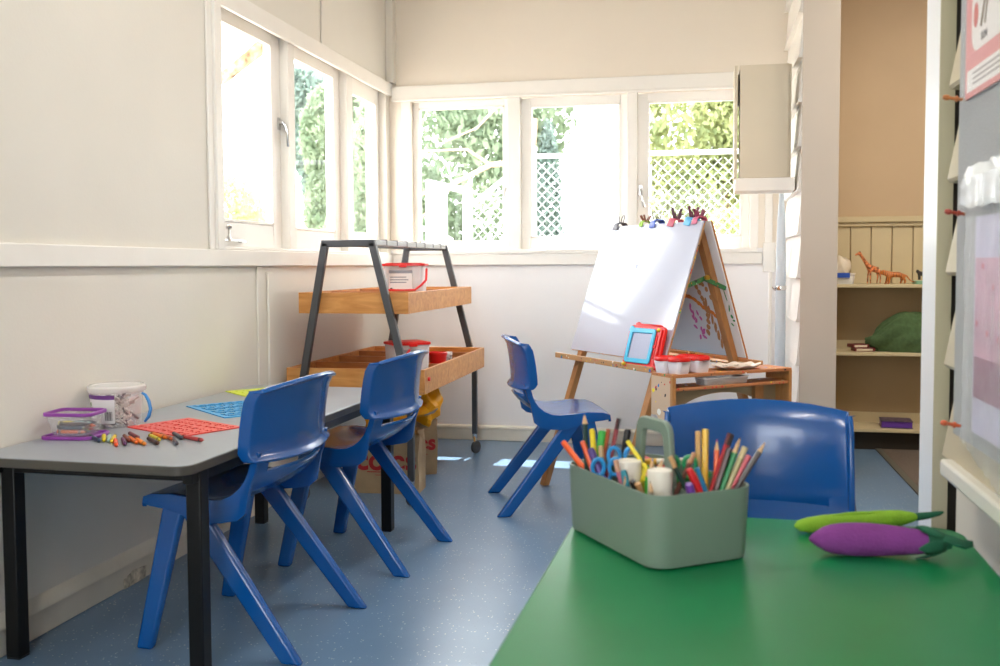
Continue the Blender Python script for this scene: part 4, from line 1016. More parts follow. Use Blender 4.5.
scissors('green-handled scissors behind the handle of the caddy', (.034, .040, .140), radians(50), radians(12), '#35a46c')
# yellow pipe hook
t = thing('bent_straw', 'yellow bendy shape with curled foot in the middle of the caddy', 'craft straw', tuple(CO), CA)
mb = MB(); mb.tube([(-.036, -.040, .198), (-.026, -.036, .186), (-.008, -.030, .168), (.000, -.028, .155), (.000, -.028, .020)], .0045, 8); mb.tube([(-.020, -.034, .152), (-.008, -.030, .158), (.010, -.028, .157), (.020, -.030, .148), (.018, -.036, .132), (.010, -.038, .126), (.006, -.034, .136)], .0045, 8)
mb.build('stem', mat('yellow_straw', '#e3cf2c', rough=.4), t)

# ================================================================== VEGETABLE TOYS
GT = .6005
def taper(name, pts, rs, m, parent, flat=1, n=18, bev=0):
    mb = MB(); mb.tube([Vector(p) for p in pts], rs, n); return mb.build(name, m, parent, smooth=70)
EGG = mat('purple_felt', '#7c3582', rough=.85, bump=.25, bscale=160, noise=.08, nscale=20)
t = thing('toy_eggplant', 'purple cloth eggplant with a dark green top, lying on the green table', 'toy', (.201, 1.890, GT), radians(4)); t.scale = (.93, .88, .88)
n = 16; pts = []; rs = []
for i in range(n+1):
    k = i/n; x = .245*k; r = .034*(sin(pi*min(1, k*1.0))**.5)*(1-.28*k) if 0 < k < 1 else .004
    r = [.004, .017, .026, .031, .0335, .035, .0355, .0355, .035, .034, .033, .0315, .030, .028, .026, .023, .012][i]
    pts.append((x, .010*sin(pi*k), .0355)); rs.append(r)
taper('body', pts, rs, EGG, t)
DG = mat('dark_green_felt', '#1c5c42', rough=.85, bump=.2, bscale=150)
mb = MB()
mb.tube([(.226, .006, .0355), (.240, .006, .0355), (.252, .005, .034), (.275, .004, .031)], [.0275, .0235, .018, .008], 16)
mb.build('calyx', DG, t, smooth=60)
for k, (ang, w_) in enumerate(((.5, .016), (1.9, .018), (3.3, .016), (4.5, .015))):
    rows = []
    for (x, r, w) in ((.262, .016, .010), (.240, .0265, w_), (.222, .031, w_*.8), (.205, .0345, .002)):
        rows.append([(x, .006+(r+.002)*cos(ang+w/r*.9*q), .0355+(r+.002)*sin(ang+w/r*.9*q)) for q in (-1, -.5, 0, .5, 1)])
    mb = MB(); mb.grid(rows); mb.build('calyx_lobe', DG, t, solid=.003, smooth=60)
rows = []
for (x, y, z, w) in ((.238, .004, .050, .012), (.258, .004, .052, .024), (.280, .006, .046, .028), (.298, .010, .038, .022), (.318, .016, .036, .003)):
    rows.append([(x, y-w, z-.010), (x, y-w*.4, z-.001), (x, y+w*.2, z), (x, y+w, z-.007)])
mb = MB(); mb.grid(rows); mb.build('leaf', DG, t, solid=.005, bevel=.001, smooth=60)
t = thing('toy_pea_pod', 'light green cloth pea pod behind the purple eggplant', 'toy', (.188, 2.035, GT), radians(19)); t.scale = (1, .85, .82)
PG = mat('lime_felt', '#86b32c', rough=.85, bump=.25, bscale=160, noise=.06, nscale=20)
ks = [0, .04, .12, .25, .4, .55, .7, .85, .95, 1]; rr_ = [.004, .014, .019, .022, .0225, .022, .0225, .020, .012, .004]
taper('pod', [(.27*k, .010*sin(pi*k), .020+.012*k*k) for k in ks], rr_, PG, t)
mb = MB(); mb.tube([(.08+.02*k, .010*sin(pi*(.08+.02*k)/.27)-.006, .0415+.0035*sin(pi*k/6)) for k in range(8)], [.002, .004, .005, .005, .005, .005, .004, .002], 6); mb.build('seam', PG, t)
taper('stem', [(.262, .0, .031), (.285, .0, .033), (.312, -.001, .038), (.322, -.001, .041)], [.010, .009, .006, .003], DG, t)

# ================================================================== NEAR RIGHT WALL
t = thing('pinboard', 'grey felt pinboard on the near right wall', 'pinboard', (.530, 1.3, .785))
MB().box((0, -1.6, 0), (.019, .93, 1.55)).build('felt', mat('grey_felt', '#a9aaab', rough=.95, noise=.12, nscale=250, bump=.3, bscale=300), t, bevel=.002)
# poster in a plastic sleeve
t = thing('poster', 'pink and white poster in a shiny sleeve pinned high on the grey pinboard', 'poster', (.5285, 2.165, 1.482))
MY = Matrix(((0,0,1,0),(-1,0,0,0),(0,1,0,0),(0,0,0,1)))   # x -> -y, y -> z
mb = MB(); mb.prism(rrect(-.0, 0, .52, .74, .006), -.0035, -.0005, MY); mb.build('sheet', mat('pink_poster', '#d98a88', rough=.5), t)
mb = MB()
mb.prism(rrect(.015, .012, .52, .055, .004), -.0040, -.0034, MY); mb.prism(rrect(.045, .085, .50, .215, .04, 6), -.0040, -.0034, MY); mb.prism(rrect(.035, .265, .50, .40, .03, 6), -.0040, -.0034, MY); mb.prism(rrect(.03, .45, .50, .72, .03, 6), -.0040, -.0034, MY)
mb.build('white_panel', mat('poster_white', '#e9e4df', rough=.5), t)
mb = MB(); mb.lathe([(0, 0), (.016, 0), (.016, .0006), (0, .0006)], 16, Matrix.Translation((-.0047, -.075, .155)) @ Matrix.Rotation(pi/2, 4, 'Y'), sx=1.5); mb.build('red_dot', mat('poster_red', '#c65a50', rough=.5), t)
mb = MB()
mb.beam((-.0044, -.115, .125), (-.0044, -.15, .195), .004, .004); mb.beam((-.0044, -.14, .125), (-.0044, -.165, .19), .003, .003)
mb.build('drawn_shape', mat('poster_olive', '#8a7a62', rough=.6), t)
text('lettering', 'SUN', .022, mat('poster_grey', '#6f6a6a', rough=.6), t, (-.0045, -.135, .104), (pi/2, 0, -pi/2))
mb = MB()
for k in range(3): mb.box((-.0044, -.46, .022+.010*k), (-.0040, -.06, .026+.010*k))
mb.build('small_print', mat('poster_grey2', '#a49c98', rough=.6), t)
rows = []; rr = random.Random(2)
for j in range(13):
    rows.append([(-.006-.003*rr.random()-(.004 if i < 3 or j < 2 else 0), .006-.045*i, -.008+.062*j) for i in range(13)])
SLV = clear_mat('shiny_sleeve', '#f4f4f4', .10, .06)
mb = MB(); mb.grid(rows); mb.build('sleeve', SLV, t, smooth=25)
def peg(label, y, z, c):
    t = thing('peg', label, 'peg', (.514, y, z)); MB().lathe([(.0035, -.012), (.0035, .014), (.0055, .016), (.0060, .022), (.004, .027), (0, .028)][::1], 10, Matrix.Rotation(radians(-80), 4, 'Y') @ Matrix.Identity(4)).build('pin', col(c), t)
    MB().lathe([(.006, -.002), (.0065, 0), (.006, .003)], 10, Matrix.Rotation(radians(-80), 4, 'Y')).build('collar', col(c), t)
peg('orange wooden push peg at the lower corner of the pink poster', 2.185, 1.490, '#b9743f')
peg('red-brown push peg at the top corner of the clear bag', 2.15, 1.252, '#a33f2c')
peg('orange push peg at the lower corner of the clear bag', 2.15, .815, '#c65a34')
# hanging clear bag with folded papers
t = thing('plastic_sleeve', 'clear plastic bag of pink and white papers hanging on the grey pinboard', 'bag', (.526, 2.075, .80))
mb = MB(); mb.box((-.006, -.55, .02), (-.002, -.03, .44)); o = mb.build('paper', mat('lilac_paper', '#c9c4dd', rough=.6, noise=.15, nscale=10), t)
mb = MB(); mb.box((-.0075, -.55, .14), (-.0062, -.04, .36)); mb.build('pink_paper', mat('pink_paper', '#cf9fb6', rough=.6, noise=.25, nscale=12), t)
mb = MB(); mb.box((-.0085, -.55, .09), (-.0076, -.045, .17)); mb.build('plum_paper', mat('plum_paper', '#8f5575', rough=.6), t)
mb = MB(); rr = random.Random(8)
for k in range(12): y = -.06-.035*k; z = rr.uniform(.2, .35); mb.prism(rrect(-.006, -.006, .006, .006, .005), 0, .0006, Matrix.Translation((-.0082, y, z)) @ Matrix.Rotation(-pi/2, 4, 'Y'))
mb.build('red_spots', mat('spot_red', '#c83c50', rough=.6), t)
rows = []
for j in range(22):
    rows.append([(-.012-.010*abs(sin(i*1.7+.25*sin(j*.7)))*(.5+.5*rr.random())-.01*(j > 18), .012-.018*i, 0+.0245*j-(.004*i if j == 0 else 0)) for i in range(34)])
mb = MB(); mb.grid(rows); mb.build('clear_film', clear_mat('crinkled_film', '#f6f6fa', .24, .08), t, smooth=20)
mb = MB(); rows = []
for j in range(5): rows.append([(-.016-.010*rr.random(), -.01-.03*i, .46+.020*j-.006*abs(sin(i))) for i in range(18)])
mb.grid(rows); mb.build('knotted_top', clear_mat('white_film', '#fafafa', .75, .15), t, smooth=20)

# ================================================================== SHELVES IN THE NEXT ROOM
t = thing('bookshelf', 'built-in beige shelves in the room through the opening', 'shelves', (0, 0, 0))
Yf, Yw = 6.26, 6.56
for z, n_ in ((.115, 'shelf'), (.585, 'shelf'), (1.002, 'shelf')): MB().box((.80, Yf, z-.0), (2.4, Yw-.012, z+.020)).build(n_, SHELFC, t, bevel=.003)
MB().box((.782, Yf-.01, 0), (.80, Yw, 1.40)).build('upright', SHELFC, t, bevel=.002)
MB().box((2.4, Yf-.01, 0), (2.42, Yw, 1.40)).build('upright', SHELFC, t, bevel=.002)
MB().box((.80, Yw-.012, .135), (2.4, Yw-.004, 1.002)).build('back_panel', PLY, t)
MB().box((.80, Yw-.03, .135), (2.4, Yw-.0125, .20)).box((.80, Yw-.03, .605), (2.4, Yw-.0125, .66)).build('ledger', SHELFC, t)
mb = MB()
x = .80
while x < 2.4: mb.box((x+.003, Yw-.014, 1.022), (min(x+.122, 2.4), Yw-.002, 1.41)); x += .125
mb.build('panelling', SHELFC, t, bevel=.003)
MB().box((.78, Yw-.045, 1.41), (2.42, Yw, 1.447)).box((.78, Yw-.03, 1.385), (2.42, Yw, 1.41)).build('cap_rail', SHELFC, t, bevel=.004)
MB().box((.80, Yf+.05, 0), (2.4, Yf+.06, .115)).build('plinth', mat('dark_recess', '#2a251f', rough=.8), t)  # dark board stands in for the shade below the bottom shelf
z3 = 1.0225
t = thing('lidded_box', 'clear box with blue clip lid on the top shelf, beside the white post', 'box', (.855, 6.40, z3))
mb = MB(); o0 = rrect(-.065, -.05, .065, .05, .012); k = len(o0); mb.add([(x, y, 0) for x, y in o0]+[(x*1.1, y*1.1, .06) for x, y in o0], [tuple(range(k))[::-1]]+[(i, (i+1) % k, k+(i+1) % k, k+i) for i in range(k)]); mb.build('body', FROST, t, solid=.002)
MB().prism(rrect(-.076, -.060, .076, .060, .014), .060, .068).build('lid', clear_mat('milky_lid', '#f0eeea', .75, .3), t); MB().box((-.076, -.066, .040), (.040, -.058, .070)).build('clip', mat('blue_clip', '#1f4fb8', rough=.35), t, bevel=.002)
MB().box((-.045, -.035, .004), (.05, .035, .035)).build('contents', mat('teal_contents', '#7fa39a', rough=.6, noise=.5, nscale=40), t)
me = bpy.data.meshes.new('cloth'); bm = bmesh.new(); bmesh.ops.create_icosphere(bm, subdivisions=3, radius=1)
rr = random.Random(6)
for v in bm.verts:
    n_ = v.co.normalized(); k = 1+.13*sin(7*n_.x+3*n_.z)+.09*sin(11*n_.y+5*n_.x); v.co = Vector((n_.x*.055*k, n_.y*.045*k, (max(-.45, n_.z)*.075*k)))
bm.to_mesh(me); bm.free(); me.materials.append(mat('white_fur', '#dcd3c3', rough=.9, bump=.6, bscale=80))
for p in me.polygons: p.use_smooth = True
o = bpy.data.objects.new('cloth', me); C.objects.link(o); o.location = (.850, 6.40, z3+.098); tag(o, 'bunched white woolly cloth on top of the blue-lidded box', 'cloth')
# giraffe
GIR = mat('giraffe_hide', '#c9784a', rough=.55, noise=1.2, nscale=75)
def animal(name, label, loc, rz, s, V, E, Rr, m, extra=None):
    o = skin(name, [tuple(c*s for c in v) for v in V], E, [r*s for r in Rr], m, None, 2); o.location = loc; o.rotation_euler = (0, 0, rz); return tag(o, label, 'toy', 'toy animals on the top shelf')
V = [(0,0,.56), (.16,0,.60), (-.16,0,.52), (.27,0,.72), (.40,0,.92), (.52,0,1.10), (.56,0,1.17), (.66,0,1.12), (.72,0,1.08), (.55,.04,1.23), (.55,-.04,1.23),
     (.17,.06,.48), (.18,.065,.28), (.17,.07,.02), (.20,-.06,.48), (.23,-.065,.28), (.24,-.07,.02), (-.16,.06,.42), (-.20,.065,.26), (-.18,.07,.02), (-.13,-.06,.42), (-.14,-.065,.26), (-.11,-.07,.02), (-.22,0,.50), (-.26,0,.34)]
E_ = [(0,1),(0,2),(1,3),(3,4),(4,5),(5,6),(6,7),(7,8),(6,9),(6,10),(1,11),(11,12),(12,13),(1,14),(14,15),(15,16),(2,17),(17,18),(18,19),(2,20),(20,21),(21,22),(2,23),(23,24)]
R_ = [.115,.12,.105,.085,.062,.05,.052,.040,.026,.014,.014,.04,.025,.022,.04,.025,.022,.045,.025,.022,.045,.025,.022,.02,.01]
g = animal('toy_giraffe', 'small toy giraffe, orange and brown, standing on the top shelf', (1.045, 6.37, z3), pi+.15, .165, V, E_, R_, GIR)
TIG = mat('tiger_base', '#c9702c', rough=.5)
nt = TIG.node_tree; wv = nt.nodes.new('ShaderNodeTexWave'); wv.inputs['Scale'].default_value = 34; wv.inputs['Distortion'].default_value = 5; wv.inputs['Detail Scale'].default_value = 2
cr = nt.nodes.new('ShaderNodeValToRGB'); cr.color_ramp.elements[0].position = .14; cr.color_ramp.elements[1].position = .26; cr.color_ramp.elements[0].color = lin('#3a1d10'); cr.color_ramp.elements[1].color = lin('#cf7a33')
nt.links.new(nt.nodes['Texture Coordinate'].outputs['Object'], wv.inputs['Vector']); nt.links.new(wv.outputs['Fac'], cr.inputs['Fac']); nt.links.new(cr.outputs['Color'], nt.nodes['Principled BSDF'].inputs['Base Color'])
V = [(0,0,.42), (.30,0,.45), (-.30,0,.43), (.45,0,.50), (.58,0,.54), (.70,0,.50), (.55,.07,.63), (.55,-.07,.63), (.30,.09,.26), (.33,.10,.04), (.40,.10,.02), (.36,-.09,.26), (.42,-.10,.04), (.48,-.10,.02),
     (-.30,.09,.28), (-.38,.10,.16), (-.34,.10,.02), (-.26,-.09,.28), (-.26,-.10,.16), (-.20,-.10,.02), (-.45,0,.38), (-.58,0,.20), (-.72,0,.10), (-.82,0,.14)]
E_ = [(0,1),(0,2),(1,3),(3,4),(4,5),(4,6),(4,7),(1,8),(8,9),(9,10),(1,11),(11,12),(12,13),(2,14),(14,15),(15,16),(2,17),(17,18),(18,19),(2,20),(20,21),(21,22),(22,23)]
R_ = [.135,.145,.135,.12,.12,.07,.03,.03,.07,.045,.04,.07,.045,.04,.08,.05,.045,.08,.05,.045,.035,.03,.028,.022]
animal('toy_tiger', 'small orange striped toy tiger on the top shelf, right of the giraffe', (1.165, 6.34, z3), pi, .135, V, E_, R_, TIG)
V = [(0,0,.40), (.22,0,.46), (-.22,0,.40), (.34,0,.56), (.42,0,.55), (.32,.06,.66), (.32,-.06,.66), (.20,.07,.03), (.24,-.07,.03), (-.22,.07,.03), (-.18,-.07,.03), (-.34,0,.6)]
E_ = [(0,1),(0,2),(1,3),(3,4),(3,5),(3,6),(1,7),(1,8),(2,9),(2,10),(2,11)]
animal('toy_cat', 'small black toy animal at the right end of the top shelf', (1.325, 6.36, z3+.022), pi, .10, V, E_, [.12,.12,.11,.10,.05,.02,.02,.04,.04,.04,.04,.02], mat('black_toy', '#2a2826', rough=.5))
o = MB().prism(rrect(1.27, 6.30, 1.42, 6.42, .02), z3, z3+.022).build('toy_tray', mat('mint_plastic', '#7cae96', rough=.4), bevel=.003); tag(o, 'flat mint green tray under the black toy animal', 'tray')
z2 = .6055
me = bpy.data.meshes.new('blanket'); bm = bmesh.new(); bmesh.ops.create_icosphere(bm, subdivisions=5, radius=1)
for v in bm.verts:
    n_ = v.co.normalized(); d = abs(sin(3.1*(n_.x*1.6-.9*n_.z)+.8*sin(2*n_.y))) ; k = .94+.07*sin(7*n_.x-4*n_.z)+.16*d+.03*sin(17*n_.y+9*n_.z)
    z = max(-.62, n_.z)*k; v.co = Vector((n_.x*.25*k*(1+.15*(z < 0)), n_.y*.105*k, z*.155))
bm.to_mesh(me); bm.free(); me.materials.append(mat('green_towelling', '#4f6b45', rough=.95, bump=.7, bscale=220, noise=.2, nscale=50))
for p in me.polygons: p.use_smooth = True
o = bpy.data.objects.new('blanket', me); C.objects.link(o); o.scale = (.92, .92, .92); o.location = (1.285, 6.385, z2+.091); tag(o, 'dark green bundled blanket on the middle shelf', 'blanket')
for i, (x, y, z, r, w, lab) in enumerate(((.985, 6.38, z2, .1, .062, 'dark red playing card box on the middle shelf, lower one'), (.955, 6.38, z2+.0225, .25, .052, 'dark red card box lying on top of the other one'))):
    t = thing('card_box', lab, 'box', (x, y, z), r, 'dark red card boxes')
    MB().box((-w, -.045, 0), (w, .045, .021)).build('carton', mat('maroon_card', '#6f2326', rough=.5), t, bevel=.0015); MB().box((-w*.8, -.0462, .004), (w*.75, -.0455, .017)).build('label_strip', mat('cream_print', '#cfc4b0', rough=.6), t)
t = thing('purple_book', 'thick purple book with a dark patterned cover on the bottom shelf', 'book', (1.185, 6.385, .1355), -.08)
MB().box((-.088, -.075, .004), (.088, .075, .040)).build('pages', mat('purple_pages', '#5d34a0', rough=.5), t, bevel=.002); MB().box((-.092, -.08, 0), (.092, .08, .004)).box((-.092, -.08, .040), (.092, .08, .045)).build('cover', mat('dark_pattern', '#5a4a66', rough=.4, noise=1.0, nscale=60), t)

# ================================================================== OUTSIDE
mb = MB(); mb.box((-30, -12, -.4), (20, 40, -.13)); o = mb.build('ground', mat('pale_concrete', '#b3aaa0', rough=.9, noise=.3, nscale=2), smooth=0); struct(o)
GALV = mat('galvanised_wire', '#c9ced2', rough=.4, metal=.2)
def chainlink(label, p0, p1, zb, zt0, zt1, posts, group='chain link fences outside'):
    """p0, p1 plan end points, the top runs from zt0 to zt1"""
    t = thing('chain_link_fence', label, 'fence', (0, 0, 0), 0, group)
    P0 = Vector((p0[0], p0[1], 0)); P1 = Vector((p1[0], p1[1], 0)); L = (P1-P0).length; d = (P1-P0)/L
    mb = MB(); st = .085
    def top(s): return zt0+(zt1-zt0)*s/L
    H_ = max(zt0, zt1)-zb
    for sg in (1, -1):
        c = -H_ if sg == 1 else 0
        c0 = c
        while c0 < L+(0 if sg == 1 else H_):
            # line s = c0 + sg*(z-zb)
            seg = []
            N = 40
            for i in range(N+1):
                z = zb+H_*i/N; s = c0+sg*(z-zb)
                if 0 <= s <= L and z <= top(s): seg.append((s, z))
            if len(seg) > 1:
                a, b = seg[0], seg[-1]
                mb.tube([P0+d*a[0]+Vector((0, sg*.003, a[1])), P0+d*b[0]+Vector((0, sg*.003, b[1]))], .0032, 4, cap=False)
            c0 += st
    mb.build('wire_mesh', GALV, t, smooth=60, recalc=False)
    mb = MB(); mb.tube([P0+Vector((0, 0, zt0)), P1+Vector((0, 0, zt1))], .021, 10); mb.build('top_rail', GALV, t)
    for s in posts:
        p = P0+d*s*L; z = top(s*L)+.05
        MB().lathe([(.036, -.13), (.036, z), (.044, z), (.044, z+.02), (.02, z+.045), (0, z+.05)], 12, Matrix.Translation((p.x, p.y, 0))).build('post', GALV, t)
    return t
chainlink('level chain link fence behind the middle and right back windows', (-1.485, 8.6), (2.6, 8.55), -.1, 2.115, 2.10, (0, .75))
chainlink('sloping chain link fence behind the left back window', (-2.10, 8.62), (-1.53, 8.6), .6, 1.66, 2.08, (0,))
# white gate beyond the fence
t = thing('garden_gate', 'white framed gate beyond the sloping fence', 'gate', (0, 0, 0)); GW = mat('gate_white', '#e8eaf0', rough=.5)
mb = MB(); mb.box((-2.68, 9.3, -.1), (-2.60, 9.36, 1.97)); mb.box((-2.30, 9.3, -.1), (-2.22, 9.36, 1.90)); mb.beam((-2.68, 9.33, 1.97), (-2.22, 9.33, 1.87), .05, .06); mb.box((-2.6, 9.31, .5), (-2.3, 9.35, .56)); mb.build('gate_frame', GW, t, bevel=.004)
mb = MB(); mb.box((-2.6, 9.32, .56), (-2.47, 9.34, 1.90)); mb.build('gate_panel', GW, t)
t = thing('garden_bench', 'low white slatted garden bench back below the gate', 'bench', (0, 0, 0))  # unidentified pale shape, made up as an arch with ribs
mb = MB(); mb.tube([(-3.0, 9.0, -.1), (-3.0, 9.0, 1.42), (-2.92, 9.0, 1.50), (-2.55, 9.0, 1.50), (-2.35, 9.0, 1.40), (-2.3, 9.0, -.1)], .025, 8); mb.build('frame', GW, t)
mb = MB()
for k in range(12): mb.tube([(-2.95+.052*k, 9.0, .6), (-2.95+.052*k, 9.0, 1.47-(.0 if k < 9 else .05))], .012, 6)
mb.build('slat', GW, t)
# neighbour's white house
t = thing('white_house', 'white weatherboard house behind the middle back window', 'house', (0, 0, 0)); HW = mat('house_white', '#f1f1ee', rough=.7)
mb = MB(); mb.box((-1.42, 12.2, -.2), (-.62, 15, 3.9)); mb.build('wall', HW, t)
mb = MB()
for k in range(8): mb.box((-1.42+.1*k, 12.18, 1.0), (-1.40+.1*k, 12.2, 3.9))
mb.build('cover_strips', HW, t)
o = MB().box((-1.24, 12.15, 2.55), (-.92, 12.2, 3.35)).build('window', mat('house_window', '#a9bcc6', rough=.2), t); MB().box((-1.28, 12.10, 2.50), (-.88, 12.18, 2.56)).build('window_sill', HW, o)
mb = MB(); mb.prism([(-1.7, 3.85), (-.4, 3.85), (-.4, 3.95), (-1.05, 4.5), (-1.7, 3.95)], 12.0, 15.2, Matrix(((1,0,0,0),(0,0,1,0),(0,1,0,0),(0,0,0,1)))); mb.build('roof', mat('house_roof', '#b8bcc0', rough=.6), t)

# eave of this building outside the first left window
t = bpy.data.objects.new('roof_eave', None); C.objects.link(t); struct(t, 'eave of the building outside the leftmost window', 'eave')
mb = MB(); mb.add([(-2.2, 2.2, 2.46), (-2.62, 2.2, 2.29), (-2.62, 4.93, 2.29), (-2.2, 4.93, 2.46), (-2.2, 2.2, 2.50), (-2.62, 2.2, 2.33), (-2.62, 4.93, 2.33), (-2.2, 4.93, 2.50)], [(0,1,2,3),(7,6,5,4),(0,4,5,1),(1,5,6,2),(2,6,7,3),(3,7,4,0)]); mb.build('soffit', mat('warm_soffit', '#e6d3b8', rough=.7), t)
mb = MB(); rr = random.Random(4); N = 14
lo = []; hi = []
for i in range(N+1):
    x = -2.18-.40*i/N; zc = 2.455-.262*i/.4*.0-(.262/.42)*.42*i/N
    lo.append((x, 4.99, zc-.045)); hi.append((x, 4.99, zc+.03+rr.uniform(-.010, .012)))
vs = lo+hi+[(x, 4.955, z) for x, y, z in lo]+[(x, 4.955, z) for x, y, z in hi]; n = N+1
fs = []
for i in range(N): fs += [(i, i+1, n+i+1, n+i), (2*n+i+1, 2*n+i, 3*n+i, 3*n+i+1), (n+i, n+i+1, 3*n+i+1, 3*n+i), (i+1, i, 2*n+i, 2*n+i+1)]
fs += [(N, 2*n+N, 3*n+N, n+N), (0, n, 3*n, 2*n)]
mb.add(vs, fs); mb.build('barge_board', mat('rotten_board', '#cfae90', rough=.9, noise=.9, nscale=22), t, smooth=0)
mb = MB(); mb.box((-2.3, 6.34, 2.62), (.75, 6.60, 2.70)); struct(mb.build('roof_overhang', WHITE, smooth=0))  # unseen slab added above the back windows to trim the sun patch
o = MB(); o.tube([(-8, 6, 3.55), (-8, 12, 3.48), (-8, 15.3, 3.46), (-8, 17.3, 3.44), (-8, 24, 3.5), (-8, 34, 3.9)], .012, 6); o = o.build('power_line', BLACKP); tag(o, 'dark overhead cable crossing the sky in the left windows', 'cable')

# trees
LEAF = [leaf_mat('leaf_a', '#667a62', '#94a188'), leaf_mat('leaf_b', '#64786f', '#8a9a93'), leaf_mat('leaf_c', '#748360', '#a8ad7c')]
BARK = mat('pale_bark', '#b39a84', rough=.9)
def tree(label, blobs, n, ls, lm, trunk=None, seed=1, group='trees outside the windows', branches=None):
    rr = random.Random(seed); t = thing('tree', label, 'tree', (0, 0, 0), 0, group)
    vs = []; fs = []; tot = sum(b[3]*b[5] for b in blobs)
    for (x, y, z, rx_, ry_, rz_) in blobs:
        m = int(2*n*rx_*rz_/tot) if tot else n
        for _ in range(m):
            d = Vector((rr.gauss(0, 1), rr.gauss(0, 1), rr.gauss(0, 1))).normalized()*rr.uniform(.35, 1)**.5
            p = Vector((x+d.x*rx_, y+d.y*ry_, z+d.z*rz_))
            e = Euler((rr.uniform(0, 6.3), rr.uniform(0, 6.3), rr.uniform(0, 6.3))).to_matrix(); l = .8*ls*rr.uniform(.6, 1.3); k = len(vs)
            for q in ((-l, 0, 0), (0, -l*.45, 0), (l, 0, 0), (0, l*.45, 0)): vs.append(tuple(p+e @ Vector(q)))
            fs.append((k, k+1, k+2, k+3))
    me = bpy.data.meshes.new('crown'); me.from_pydata(vs, [], fs); me.materials.append(lm); o = bpy.data.objects.new('crown', me); C.objects.link(o); o.parent = t
    if trunk: MB().tube(trunk[0], trunk[1], 8).build('trunk', BARK, t)
    if branches:
        for b, r in branches: MB().tube(b, r, 6).build('branch', BARK, t)
    return t
tree('dense green tree behind the left back window', [(-3.3, 12.6, 2.2, 1.5, .9, 1.9), (-2.6, 12.8, 3.3, 1.0, .8, 1.2), (-3.9, 12.4, 1.2, 1.2, .8, 1.3)], 9000, .085, LEAF[0],
     ([(-2.3, 12.4, -.3), (-2.25, 12.4, 1.5), (-2.1, 12.2, 3.0)], [.12, .10, .06]), 3,
     branches=[([(-1.95, 10.9, 2.32), (-2.35, 10.8, 2.28), (-2.75, 10.6, 2.05), (-3.1, 10.4, 1.92), (-3.5, 10.2, 1.6)], [.035, .03, .024, .016, .006]),
               ([(-2.0, 10.9, 3.25), (-2.25, 10.8, 2.95), (-2.5, 10.8, 2.7), (-2.9, 10.6, 2.5)], [.02, .018, .012, .005]),
               ([(-2.35, 10.8, 2.28), (-2.6, 10.7, 2.45), (-3.0, 10.5, 2.42), (-3.1, 10.5, 2.3)], [.018, .014, .010, .005]),
               ([(-2.7, 10.6, 2.08), (-3.0, 10.5, 1.75), (-3.3, 10.4, 1.45)], [.02, .014, .006]),
               ([(-2.6, 10.8, 3.3), (-2.95, 10.7, 3.1), (-3.1, 10.7, 2.8)], [.018, .012, .005])])
tree('narrow dark green cypress beside the white house', [(-1.93, 12.3, 1.9, .17, .2, 1.1), (-1.90, 12.3, 1.0, .25, .3, .8)], 3000, .05, LEAF[1], ([(-1.93, 12.3, -.3), (-1.93, 12.3, 1.8)], [.05, .03]), 5)
tree('broad yellow-green tree behind the right back window', [(-.1, 12.4, 2.9, .9, .8, .9), (.75, 12.6, 2.9, .9, .8, 1.2), (.2, 12.3, 1.9, 1.0, .6, .7), (1.6, 12.4, 2.2, .8, .6, 1.2)], 10000, .075, LEAF[2], ([(.3, 12.5, -.3), (.3, 12.5, 2.5)], [.12, .08]), 7)
tree('low sunlit bushes at the foot of the right back window tree', [(.25, 10.6, 1.45, .28, .3, .30), (.42, 10.4, 1.15, .35, .3, .3), (-.35, 11.2, 1.5, .25, .3, .18)], 2200, .04, LEAF[2], None, 9)
tree('hazy tree low in the leftmost window', [(-8.6, 16.0, 1.7, .9, 1.5, 1.25), (-8.6, 17.6, 1.3, .9, 1.0, 1.2), (-8.6, 15.0, .6, .9, 1.0, 1.2)], 4500, .10, LEAF[2], ([(-8.6, 16, -.3), (-8.6, 16, 1.5)], [.1, .07]), 12)
tree('tall blue-green tree in the middle left window', [(-8.2, 20.2, 3.9, .7, 1.0, 1.0), (-8.2, 20.4, 2.9, .5, .6, .8), (-8.2, 19.4, 4.8, .7, .9, .6)], 4500, .12, LEAF[1], ([(-8.2, 20.6, -.3), (-8.2, 20.4, 3.5)], [.12, .07]), 14)
tree('green tree in the left wall window nearest the corner', [(-5.4, 14.0, 3.1, .6, .5, .9), (-5.4, 13.9, 2.0, .5, .45, .9)], 3500, .085, LEAF[0], ([(-5.4, 14.0, -.3), (-5.4, 14.0, 2.6)], [.09, .06]), 16)
mb = MB(); rows = []
for i in range(14):
    rows.append([(-1.2+.35*i, 10.9+.35*j, -.2+(1.55-.035*i+.06*sin(i*1.3))*min(1, .25+j*.25)+.05*sin(i*2+j*3)) for j in range(6)])
mb.grid(rows); o = mb.build('earth_bank', mat('bare_earth', '#b08e6f', rough=.95, noise=.35, nscale=5, bump=.6, bscale=12)); struct(o)

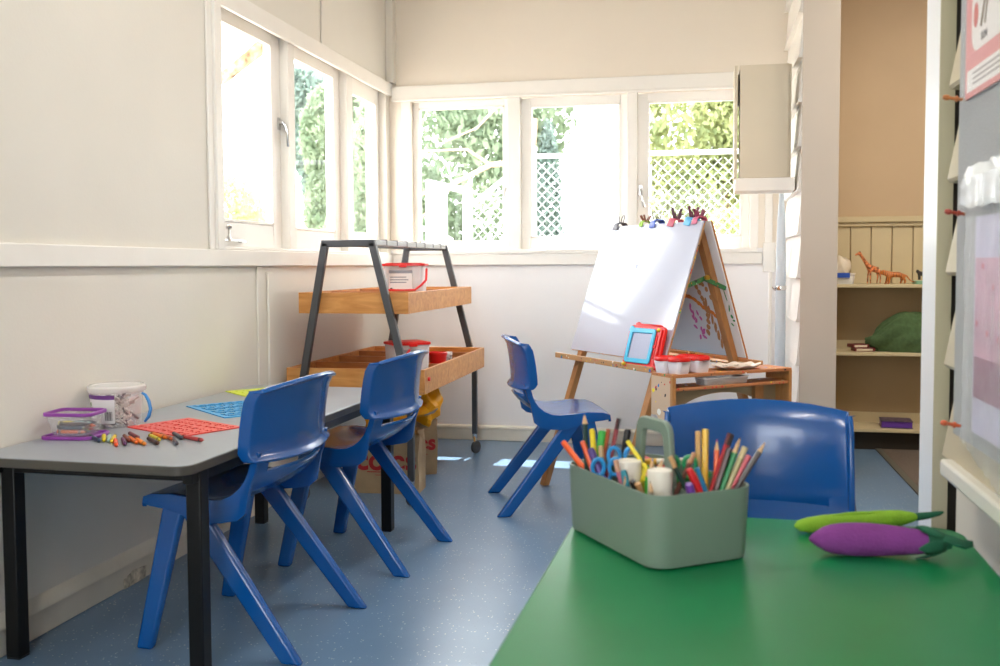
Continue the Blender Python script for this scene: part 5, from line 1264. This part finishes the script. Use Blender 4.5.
# ================================================================== LIGHT
w = bpy.data.worlds.new('World'); bpy.context.scene.world = w; w.use_nodes = True
bg = w.node_tree.nodes['Background']; bg.inputs[0].default_value = (.95, .965, 1.0, 1); bg.inputs[1].default_value = SKY = 9
sun = bpy.data.lights.new('sun', 'SUN'); sun.energy = 14; sun.angle = radians(.6); sun.color = (1, .95, .86)
so = bpy.data.objects.new('sun', sun); C.objects.link(so); so.rotation_euler = Vector((-.05, -.4545, -1)).to_track_quat('-Z', 'Y').to_euler()
def fill_lamp(label, x, y, e, c=(1, .97, .92), L=1.2):  # unseen lamps added under the ceiling to brighten both rooms
    t = thing('ceiling_light', label, 'light', (x, y, ZC-.06), 0, 'ceiling lights')
    MB().box((-.09, -L/2, 0), (.09, L/2, .0595)).build('housing', WHITEP, t, bevel=.005); MB().box((-.075, -L/2+.02, -.012), (.075, L/2-.02, -.0005)).build('diffuser', emit_mat('lamp_diffuser', '#fff6ea', 3), t)
    l = bpy.data.lights.new('lamp', 'AREA'); l.shape = 'RECTANGLE'; l.size = .14; l.size_y = L; l.energy = e; l.color = c
    o = bpy.data.objects.new('lamp', l); C.objects.link(o); o.parent = t; o.location = (0, 0, -.02)
fill_lamp('batten ceiling light over the middle of the classroom', -.7, 3.0, 22)
fill_lamp('batten ceiling light over the near part of the classroom', -.7, -.3, 22)
fill_lamp('batten ceiling light in the next room', 1.7, 4.6, 48, (1, .9, .76))
# pane in the unseen opening added behind the camera for daylight
for n, a, b in ((7, (-1.7, YF-.08, .9), (.35, YF-.076, 2.3)),):
    o = MB().box(a, b).build('window_%d' % n, GLASS, smooth=0); struct(o)

# ================================================================== CAMERA
cam = bpy.data.cameras.new('camera'); co = bpy.data.objects.new('camera', cam); C.objects.link(co)
cam.sensor_width = 36; cam.lens = 972*36/1000; cam.shift_y = -.018; cam.clip_start = .05
co.location = (0, 0, 1.15)
yaw, pitch, roll = radians(11.74), radians(2.94), radians(.25)
R = Matrix.Rotation(yaw, 3, 'Z') @ Matrix.Rotation(roll, 3, 'Y') @ Matrix.Rotation(pi/2-pitch, 3, 'X')
co.rotation_euler = R.to_euler()
cam.dof.use_dof = True; cam.dof.focus_distance = 4.0; cam.dof.aperture_fstop = 4.2
sc = bpy.context.scene; sc.camera = co
sc.view_settings.view_transform = 'Standard'; sc.view_settings.look = 'None'; sc.view_settings.gamma = 1; sc.view_settings.use_curve_mapping = False
sc.view_settings.exposure = .42
sc.cycles.max_bounces = 10; sc.cycles.diffuse_bounces = 6; sc.cycles.transparent_max_bounces = 16; sc.cycles.sample_clamp_indirect = 8
sc.cycles.caustics_reflective = False; sc.cycles.caustics_refractive = False; sc.cycles.use_denoising = True
